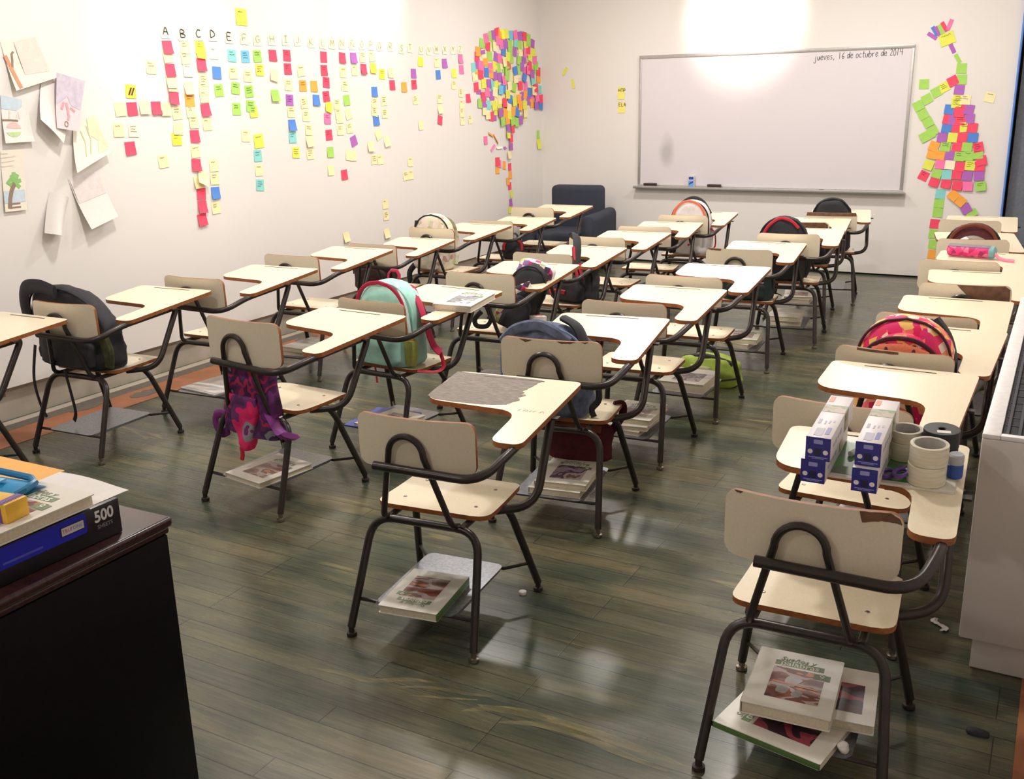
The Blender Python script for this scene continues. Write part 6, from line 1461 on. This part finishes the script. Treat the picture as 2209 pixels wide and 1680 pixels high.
def backpack(k, lab, x, y, z, rz=0., w=.30, d=.17, h=.39, body=BLK, pocket=None, trim=None, handle=None, strap=None, seed=1, front=-1, lean=0., pock_h=.5, pipe=None, straps=True, group=None, tiltx=0., tilty=0., xs=0., wr=.008, loop=True):
    t = thing('backpack', lab, 'backpack', M=onchair(k, x, y, z, deg(rz)) @ Matrix.Rotation(deg(tilty), 4, 'Y') @ Matrix.Rotation(deg(tiltx), 4, 'X'), group='school backpacks on the chairs')
    m = MB(); bag_mesh(m, w, d, h, seed=seed, lean=lean, xs=xs, wr=wr); m.build('body', body, t, ang=80)
    trim = trim or BLK
    m = MB(); bag_mesh(m, w*.74, d*.55, h*pock_h, front*d*.36, .012, seed+3, .006); m.build('front_pocket', pocket or body, t, ang=80)
    m = MB(); m.tube([(p[0]+xs*(p[2]/h)**2, p[1], p[2]) for p in arch(w*.985, h*.985, front*d*.24+lean*.6, 0)], .0052, 6, up=(0, 1, 0)); m.build('zipper', trim, t)
    if pipe:
        m = MB(); m.tube(arch(w*1.0, h*.99, front*d*.36+lean*.5, 0, lo=.45, sx=.86), .010, 7, up=(0, 1, 0), flat=.5); m.build('coloured_piping', pipe, t)
    m = MB()
    if loop: m.tube([(-.034, lean-front*.02, h-.012), (-.034, lean-front*.025, h+.018), (-.018, lean-front*.028, h+.036), (.018, lean-front*.028, h+.036), (.034, lean-front*.025, h+.018), (.034, lean-front*.02, h-.012)], .0085, 8, flat=.55); m.build('carry_loop', handle or trim, t)
    if straps:
        for s in (-1, 1):
            m = MB(); yb = -front*d*.5
            P = [(s*.055, yb*.55+lean, h*.93), (s*.085, yb*1.25+lean*.6, h*.80), (s*.105, yb*1.55, h*.52), (s*.118, yb*1.35, h*.25), (s*.125, yb*.95, h*.06)]
            m.tube([Vector(p) for p in smooth3(P)], .024, 8, up=(s*.2, 1, .3), flat=.28); m.build('shoulder_strap', strap or trim, t)
    return t
def smooth3(P, n=6):
    P = [Vector(p) for p in P]; out = []
    for i in range(len(P)-1):
        p0, p1, p2, p3 = P[max(i-1, 0)], P[i], P[i+1], P[min(i+2, len(P)-1)]
        for j in range(n):
            t = j/n; out.append(.5*((2*p1)+(p2-p0)*t+(2*p0-5*p1+4*p2-p3)*t*t+(3*p1-p0-3*p2+p3)*t**3))
    return out+[P[-1]]
def strap_on(t, name, P, r, m, flat=.25, up=(0, 1, 0)):
    b = MB(); b.tube(smooth3(P), r, 8, flat=flat, up=up); return b.build(name, m, t)
SEAT = .400
# black backpack slumped by the left wall
t = backpack('L2', 'black slumped backpack with hanging straps on the first chair by the left wall', -.05, -.035, SEAT, -4, .50, .19, .365, BLK, DGR, seed=2, straps=False, xs=-.10, wr=.016, loop=False, pock_h=.4)
strap_on(t, 'shoulder_pad', [(-.285, -.06, .16), (-.285, -.07, .28), (-.23, -.085, .355), (-.12, -.09, .372), (-.02, -.09, .352)], .034, DGR, .35, (0, 1, 1))
strap_on(t, 'side_pocket', [(.225, -.05, .02), (.235, -.05, .09), (.215, -.05, .15)], .035, mat('olive_mesh', (70, 72, 40), .7, var=.3), .5)
strap_on(t, 'hanging_strap', [(-.24, -.08, .08), (-.26, -.10, -.08), (-.245, -.10, -.20), (-.21, -.10, -.27)], .011, BLK)
strap_on(t, 'hanging_strap', [(.02, -.13, .0), (.05, -.135, -.12), (.06, -.135, -.20), (.02, -.12, -.25)], .011, BLK)
# butterfly sack
SACK = cells('butterfly_print', [(58, 24, 64), (84, 32, 88), (108, 40, 108), (76, 30, 80), (176, 38, 84), (96, 40, 96), (66, 34, 72), (130, 126, 132)], 11, .85, 'NOISE')
t = thing('drawstring_sack', 'purple and pink butterfly-print sack hanging under the high backrest', 'bag', M=onchair('M1', -.02, -.115, .285, deg(-3)), group='school backpacks on the chairs')
def sackp(q): return .88+.12*math.sin(q*2.4)
m = MB(); bag_mesh(m, .33, .11, .315, 0, 0, 9, .014, prof=lambda q: .86+.10*math.cos(q*4)); m.build('body', SACK, t, ang=80)
m = MB(); bag_mesh(m, .15, .05, .22, -.052, -.055, 4, .012, prof=lambda q: .25+.75*math.sin(min(1, q*1.15)*PI*.5)); m.build('butterfly_flap', cells('butterfly_flap_print', [(84, 36, 90), (110, 44, 108), (224, 34, 104), (236, 50, 112), (150, 144, 150), (120, 44, 110)], 9, .85, 'NOISE'), t, ang=80)
strap_on(t, 'tail_cord', [(-.03, -.06, -.05), (-.028, -.06, -.08), (-.035, -.06, -.105)], .010, REDN, .7)
strap_on(t, 'purple_flap', [(.11, -.01, .10), (.17, -.03, .055), (.225, -.05, .035), (.265, -.06, .05)], .040, mat('purple_satin', (120, 32, 120), .55, var=.15), .3, (0, .3, 1))
strap_on(t, 'purple_cord', [(-.14, -.03, .06), (-.20, -.03, .05), (-.215, -.03, .01), (-.19, -.03, -.03), (-.14, -.03, -.01)], .018, mat('purple_satin', (120, 32, 120), .55), .4)
# mint backpack
MINT = mat('mint_fabric', (172, 224, 212), .75, var=.08, vscale=30, bump=.25, bscale=26); RASP = mat('raspberry_fabric', (184, 26, 72), .7, var=.1)
t = backpack('M2', 'mint green backpack with raspberry straps and trim', -.02, -.005, SEAT, -3, .36, .20, .385, MINT, MINT, trim=MINT, handle=RASP, strap=RASP, seed=5, pipe=RASP, straps=False, lean=.02)
strap_on(t, 'shoulder_strap', [(.09, .07, .345), (.165, .03, .28), (.205, .02, .20), (.235, .03, .10), (.26, .05, .06)], .030, RASP, .35, (1, .3, .4))
strap_on(t, 'strap_webbing', [(.26, .05, .06), (.285, .04, .0), (.27, .0, -.02), (.21, -.06, -.01)], .012, REDN, .4)
strap_on(t, 'pale_edging', [(.07, -.02, .372), (.135, -.045, .31), (.165, -.055, .22), (.178, -.055, .12)], .012, mat('pale_mint_edge', (206, 230, 226), .7), .5, (1, 0, .3))
strap_on(t, 'water_bottle_pocket', [(.155, -.05, .015), (.165, -.05, .07), (.165, -.05, .125)], .042, mat('olive_yellow_mesh', (168, 176, 92), .7, var=.12), .6)
m = MB(); m.cyl((.165, -.05, .12), (.165, -.05, .165), .022, 14); m.build('bottle_in_pocket', mat('amber_bottle', (178, 150, 84), .3), t)
strap_on(t, 'hanging_red_strap', [(-.18, .06, .0), (-.19, .08, -.10), (-.185, .08, -.16)], .007, REDN, .4)
# brown bag
t = backpack('L5', 'dark brown soft bag hanging on a chair by the left wall', -.06, -.02, SEAT-.02, 0, .34, .15, .30, mat('dark_brown_cloth', (62, 40, 40), .8, var=.15, bump=.2, bscale=20), trim=mat('brown_leather', (88, 56, 46), .6), seed=11, straps=False, loop=False, wr=.014)
strap_on(t, 'side_straps', [(.16, -.03, .0), (.175, -.06, .12), (.16, -.05, .25)], .013, mat('brown_leather', (88, 56, 46), .6), .5)
# floral backpack
FLOR = cells('pale_floral_print', [(226, 216, 200), (206, 200, 170), (228, 206, 196), (214, 214, 190), (196, 150, 140), (222, 218, 206), (180, 184, 150)], 30, .85, 'VORONOI')
t = backpack('L6', 'cream floral backpack with black trim on a chair by the left wall', -.09, .0, SEAT, 6, .30, .19, .40, FLOR, FLOR, trim=BLK, strap=FLOR, seed=21, straps=True, tilty=2, loop=False)
strap_on(t, 'dark_side_panel', [(-.13, .03, .05), (-.155, .03, .18), (-.14, .03, .33)], .04, BLK, .6)
strap_on(t, 'hanging_net', [(-.14, -.05, .02), (-.18, -.06, -.04), (-.165, -.06, -.12), (-.10, -.06, -.10)], .022, BLK, .4)
# small dark bag beside the tree trunk
t = backpack('L7', 'small dark bag with a red tag on the seat by the note-tree trunk', .13, -.02, SEAT, 20, .17, .10, .16, BLK, seed=31, straps=False, pipe=REDN)
# checked backpack lolling over the tablet
PLAID = cells('checked_print', [(232, 226, 224), (180, 190, 96), (232, 226, 224), (196, 60, 120), (226, 216, 220), (150, 110, 170), (236, 232, 228), (70, 50, 70)], 34, .8, 'SQUARE')
t = backpack('M3', 'black backpack with a colourful checked top, toppled against the writing tablet', .085, .035, SEAT+.012, 12, .20, .18, .345, BLK, DGR, trim=BLK, seed=41, straps=False, loop=False, wr=.014, lean=.04, tilty=24)
m = MB(); bag_mesh(m, .20, .10, .085, .04, 0, 42, .006); o = m.build('checked_lid', PLAID, t, ang=80); o.matrix_basis = Tm(.0, .03, .275) @ Matrix.Rotation(deg(-6), 4, 'Y')
strap_on(t, 'checked_strap', [(.02, -.10, .27), (-.045, -.12, .20), (-.07, -.13, .10), (-.075, -.12, .02)], .018, PLAID, .35, (0, 1, 0))
strap_on(t, 'checked_side', [(.10, -.05, .02), (.125, -.05, .07), (.11, -.05, .12)], .05, cells('checked_patch', [(232, 226, 224), (180, 196, 120), (90, 70, 90), (230, 220, 224), (206, 120, 110)], 26, .8, 'SQUARE'), .5)
strap_on(t, 'hanging_strap', [(-.16, -.11, .03), (-.175, -.12, -.02), (-.15, -.13, -.045), (-.10, -.13, -.02), (-.095, -.13, .04)], .013, DGR, .5)
# black and red backpack
t = backpack('M4', 'black backpack with red chevrons leaning over its writing tablet', .12, .06, SEAT, -10, .30, .17, .24, BLK, DGR, trim=BLK, seed=51, straps=False, loop=False, wr=.014, tiltx=-4)
strap_on(t, 'padded_strap', [(-.10, .10, .375), (-.05, .06, .385), (-.0, .0, .33), (.03, -.05, .25), (.06, -.085, .17)], .036, BLK, .4, (0, 1, 1))
for i, P in enumerate(([(.005, -.05, .33), (.03, -.075, .25)], [(.05, -.10, .23), (.085, -.105, .14)], [(.085, -.10, .24), (.115, -.105, .15)])): strap_on(t, 'red_chevron', P, .014, REDN, .35, (0, 1, .5))
strap_on(t, 'red_bottom_edge', [(-.13, -.09, .05), (-.07, -.105, .06), (-.01, -.10, .055)], .014, REDN, .6)
# denim backpack and maroon bag behind it
DEN = mat('blue_denim', (96, 105, 130), .9, var=.35, vscale=34, bump=.5, bscale=22)
t = backpack('N2', 'faded blue denim backpack behind the chipped backrest', -.06, -.02, SEAT, -3, .36, .18, .345, DEN, DEN, trim=mat('pale_denim_seam', (120, 136, 172), .85), seed=61, straps=False, wr=.022, loop=False)
strap_on(t, 'denim_fold', [(-.16, -.06, .27), (-.10, -.075, .325), (-.02, -.06, .345), (.05, -.07, .33), (.11, -.06, .29)], .022, DEN, .6, (0, 1, 0))
strap_on(t, 'black_strap', [(.06, .02, .36), (.12, .0, .335), (.158, -.02, .27), (.165, -.03, .20)], .032, BLK, .45, (1, 0, 1))
strap_on(t, 'hanging_buckle_strap', [(.20, -.0, .14), (.215, -.02, .07), (.19, -.03, .03), (.20, -.03, .0)], .013, BLK, .5)
t = thing('shoulder_bag', 'maroon cloth bag drooping below the seat of the denim backpack chair', 'bag', M=onchair('N2', .02, .12, .165, deg(5)), group='school backpacks on the chairs')
m = MB(); bag_mesh(m, .27, .12, .165, 0, 0, 71, .014); m.build('body', mat('maroon_cloth', (78, 14, 28), .85, var=.25, bump=.25, bscale=22), t, ang=80)
strap_on(t, 'brown_lining', [(-.10, -.05, .135), (0, -.06, .15), (.10, -.05, .135)], .016, mat('rust_cloth', (120, 66, 44), .8), .6)
strap_on(t, 'cloth_strap', [(.12, .03, .10), (.165, .04, .17), (.17, .02, .23), (.14, 0, .235)], .016, mat('maroon_cloth', (112, 20, 38), .8), .4)
# white backpack at the back
WH_ = mat('white_pack_fabric', (222, 216, 216), .75, var=.05, bump=.15, bscale=24)
t = backpack('M7', 'white and grey backpack with an orange stripe below the whiteboard', .03, .0, SEAT, -4, .31, .19, .42, WH_, WH_, trim=BLK, strap=WH_, seed=81, loop=False, pipe=mat('orange_stripe', (232, 120, 84), .6))
strap_on(t, 'black_top_edge', [(-.15, .03, .27), (-.11, .05, .37), (-.02, .06, .425), (.07, .05, .40), (.14, .03, .31)], .016, BLK, .6, (0, 1, 0))
strap_on(t, 'dark_lower_pocket', [(-.10, -.09, .02), (-.11, -.10, .07), (-.10, -.095, .13)], .05, BLK, .5)
strap_on(t, 'red_tab', [(.02, -.11, .03), (.02, -.115, .09)], .012, REDN, .5)
strap_on(t, 'hanging_red_strap', [(.16, -.02, .20), (.20, -.03, .17), (.205, -.03, .07), (.17, -.03, .04)], .006, REDN, .5)
# round black and red backpack
t = backpack('N6', 'round-topped black backpack with a red arch in the middle column', -.05, .0, SEAT, 0, .31, .18, .41, BLK, DGR, trim=BLK, seed=91, loop=False, pock_h=.72)
strap_on(t, 'red_arch', [(-.118, -.068, .30), (-.085, -.07, .355), (-.02, -.06, .40), (.05, -.065, .385), (.10, -.068, .34)], .010, REDN, .5, (0, 1, .3))
m = MB(); m.plate([(-.05, .0), (-.03, .03), (.0, .04), (.035, .05), (.05, .03), (.02, .012), (-.005, .015), (-.02, -.03), (-.045, -.03)], 0, .004, M=basis((-.012, -.125, .255), (1, 0, 0), (0, 0, 1))); m.build('grey_pink_emblem', mat('grey_pink_patch', (150, 120, 124), .7, var=.2), t, smooth=False)
strap_on(t, 'side_webbing', [(.155, -.03, .20), (.175, -.03, .10), (.15, -.03, .02)], .014, BLK, .5)
# black backpack at the far end
t = backpack('N8', 'plain black backpack on the farthest middle chair under the whiteboard', .0, .0, SEAT, 0, .31, .18, .42, BLK, BLK, seed=101, loop=False, wr=.012)
t = backpack('N7', 'black bag hanging low on the half bare backrest chair', .06, -.01, SEAT, 4, .30, .15, .29, BLK, BLK, seed=105, straps=False, loop=False)
t = backpack('N5', 'dark green-black bag on the seat behind the glaring white tablet', .03, .0, SEAT, 0, .32, .17, .20, mat('bottle_green_cloth', (28, 44, 44), .8, var=.25, bump=.2, bscale=20), seed=107, straps=False, loop=False)
strap_on(t, 'yellow_tag', [(.0, -.085, .175), (.05, -.085, .178)], .016, mat('yellow_tag', (208, 184, 100), .6), .3)
# orange and pink backpack
FUN = cells('orange_pink_print', [(240, 52, 122), (252, 156, 118), (232, 30, 96), (252, 200, 112), (250, 116, 122), (254, 222, 204), (244, 60, 108)], 36, .75, 'VORONOI', stretch=(1, 1, .8))
CORAL = mat('coral_mesh', (250, 140, 110), .8, var=.1, vscale=120)
t = backpack('R3', 'orange and pink geometric-print backpack with a coral front pocket', .01, .02, SEAT, 0, .325, .20, .408, FUN, FUN, trim=mat('dark_wine_zip', (70, 16, 36), .6), seed=111, straps=True, pock_h=.84, loop=False)
zipm = MATS['dark_wine_zip']
strap_on(t, 'pocket_zip', [(-.125, -.10, .26), (-.10, -.105, .305), (-.04, -.105, .338), (.04, -.105, .338), (.10, -.105, .305), (.125, -.10, .26)], .0085, zipm, .7)
strap_on(t, 'coral_panel', [(-.085, -.118, .275), (-.03, -.122, .292), (.03, -.122, .292), (.085, -.118, .275)], .034, CORAL, .22, (0, 1, .2))
strap_on(t, 'zip_pull', [(-.045, -.122, .325), (-.046, -.134, .298)], .006, zipm, .6); strap_on(t, 'zip_pull', [(.045, -.122, .325), (.046, -.134, .298)], .006, zipm, .6)
strap_on(t, 'black_back_panel', [(.08, .06, .385), (.125, .05, .33), (.15, .04, .26), (.155, .03, .20)], .036, BLK, .5, (1, 0, .5))
# maroon backpack far right
t = backpack('R7', 'maroon and grey backpack with white patches on the right-hand column', .02, .02, SEAT, -8, .32, .18, .39, mat('dark_maroon_fabric', (84, 30, 34), .75, var=.2, bump=.2, bscale=22), cells('grey_white_print', [(120, 112, 108), (84, 80, 80), (222, 218, 222), (104, 98, 94), (150, 140, 130)], 10, .8), trim=BLK, seed=121, loop=False, pock_h=.8, pipe=mat('rust_piping', (120, 56, 40), .7))
# lime bag on the floor
t = thing('lime_bag', 'lime green bag with white lettering lying on the floor below the chairs', 'bag', (-1.66, 5.30, 0), deg(-10), group=None)
LM = mat('lime_nylon', (150, 172, 62), .6, var=.15, vscale=20, bump=.3, bscale=16)
m = MB(); bag_mesh(m, .36, .20, .165, 0, 0, 131, .02); m.build('body', LM, t, ang=80)
strap_on(t, 'dark_top_edge', [(-.15, -.03, .125), (0, -.05, .155), (.15, -.03, .125)], .022, DGR, .6); strap_on(t, 'white_patch', [(-.07, -.105, .09), (.05, -.107, .09)], .028, mat('cream_patch', (214, 212, 170), .7), .2)
strap_on(t, 'loose_strap', [(-.05, -.11, .04), (-.02, -.14, .012), (.05, -.16, .008), (.10, -.13, .010)], .009, LM, .5)
# pencil case
t = thing('pencil_case', 'pink cylindrical pencil case with a grey top on a right-hand tablet', 'pencil case', M=onchair('R6', .0, .33, .664+.036, deg(-7)))
m = MB(); m.tube([(-.125, 0, 0), (-.118, 0, 0), (-.11, 0, 0), (.10, 0, 0), (.108, 0, 0)], [.012, .028, .034, .034, .026], 18); m.build('body', cells('pink_flower_print', [(226, 30, 120), (196, 30, 100), (238, 110, 150), (160, 40, 100), (234, 60, 130)], 40, .6), t)
m = MB(); m.grid(lambda a, c: Vector((-.115+.22*a, .0355*math.cos(.5+c*1.9), .0355*math.sin(.5+c*1.9))), 6, 8); m.build('grey_top', mat('grey_vinyl', (120, 108, 124), .5), t)
m = MB(); m.tube([(.10, 0, 0), (.125, 0, 0), (.135, 0, 0)], [.035, .034, .02], 18); m.build('turquoise_end', mat('turquoise_vinyl', (120, 170, 170), .45), t)
strap_on(t, 'wrist_strap', [(.13, -.02, -.005), (.17, -.03, -.03), (.24, -.05, -.033)], .009, mat('pink_ribbon', (240, 140, 170), .6), .4)
# litter
t = thing('paper_scrap', 'crumpled white paper scrap on the floor beside the heater', 'litter', (-.185, 2.981, 0), deg(20))
m = MB(); m.grid(lambda a, c: Vector(((a-.5)*.02+.012*math.sin(c*6), (c-.5)*.075, .004+.008*abs(noise.noise(Vector((a*4, c*7, 2)))))), 5, 14); m.build('crumpled_strip', PAPER, t)
t = thing('bottle_cap', 'small white bottle cap on the floor by a chair foot', 'litter', (-1.425, 2.592, 0))
m = MB(); m.lathe([(.0001, .010), (.011, .010), (.013, .008), (.013, 0)], n=20); m.build('cap', PAPER, t, ang=30)
t = thing('rubber_scrap', 'small black lump on the floor below the heater', 'litter', (-.035, 2.455, 0))
m = MB(); bag_mesh(m, .055, .03, .012, 0, 0, 141, .004, nu=16, nv=6); m.build('lump', BLK, t, ang=80)
t = thing('paper_ball', 'small grey paper ball on the shadowed floor under the nearest right-hand rack', 'litter', M=onchair('R1', .115, -.20, .1195))
m = MB(); bm = bmesh.new(); bmesh.ops.create_icosphere(bm, subdivisions=3, radius=.014)
for v in bm.verts: v.co *= 1+.3*noise.noise(v.co*90); v.co.z += .012
m.frombm(bm); m.build('crumpled_ball', PAPER, t, ang=80)

# ------------------------------------------------------------------ light
def area(name, loc, size, watts, col, rot=(0, 0, 0), spread=PI):
    L = bpy.data.lights.new(name, 'AREA'); L.shape = 'DISK'; L.size = size; L.energy = watts; L.color = col; L.spread = spread
    o = bpy.data.objects.new(name, L); COL.objects.link(o); o.location = loc; o.rotation_euler = rot; return o
def spot(name, loc, aim, watts, col, ang, blend=.8, rad=.05):
    L = bpy.data.lights.new(name, 'SPOT'); L.energy = watts; L.color = col; L.spot_size = deg(ang); L.spot_blend = blend; L.shadow_soft_size = rad
    o = bpy.data.objects.new(name, L); COL.objects.link(o); o.location = loc
    o.rotation_euler = (Vector(aim)-Vector(loc)).to_track_quat('-Z', 'Y').to_euler(); return o
WARM = (1, .89, .74); NEUT = (1, .95, .895)
for x, y, e in [(-3.5, 3.5, 36), (-1.3, 3.7, 34), (-3.5, 5.6, 36), (-1.3, 5.6, 36), (-3.2, 7.6, 34), (-1.2, 7.6, 36), (-2.9, 1.5, 16), (-2.4, -.7, 24)]:
    area('ceiling_downlight', (x, y, ZC-.02), .26, e, NEUT)
spot('wall_washer', (XW+.75, 4.42, ZC-.05), (XW, 4.42, 2.05), 58, WARM, 60)
spot('wall_washer', (XW+.75, 6.45, ZC-.05), (XW, 6.45, 2.45), 44, WARM, 60)
spot('wall_washer', (-2.66, YW-1.35, ZC-.05), (-2.70, YW, 2.30), 330, WARM, 46, 1.)
w = bpy.data.worlds.new('world'); SC.world = w; w.use_nodes = True
w.node_tree.nodes['Background'].inputs[0].default_value = (.8, .85, 1, 1); w.node_tree.nodes['Background'].inputs[1].default_value = .05
SC.view_settings.view_transform = 'Standard'; SC.view_settings.look = 'None'; SC.view_settings.gamma = 1; SC.view_settings.use_curve_mapping = False
SC.view_settings.exposure = 0.0
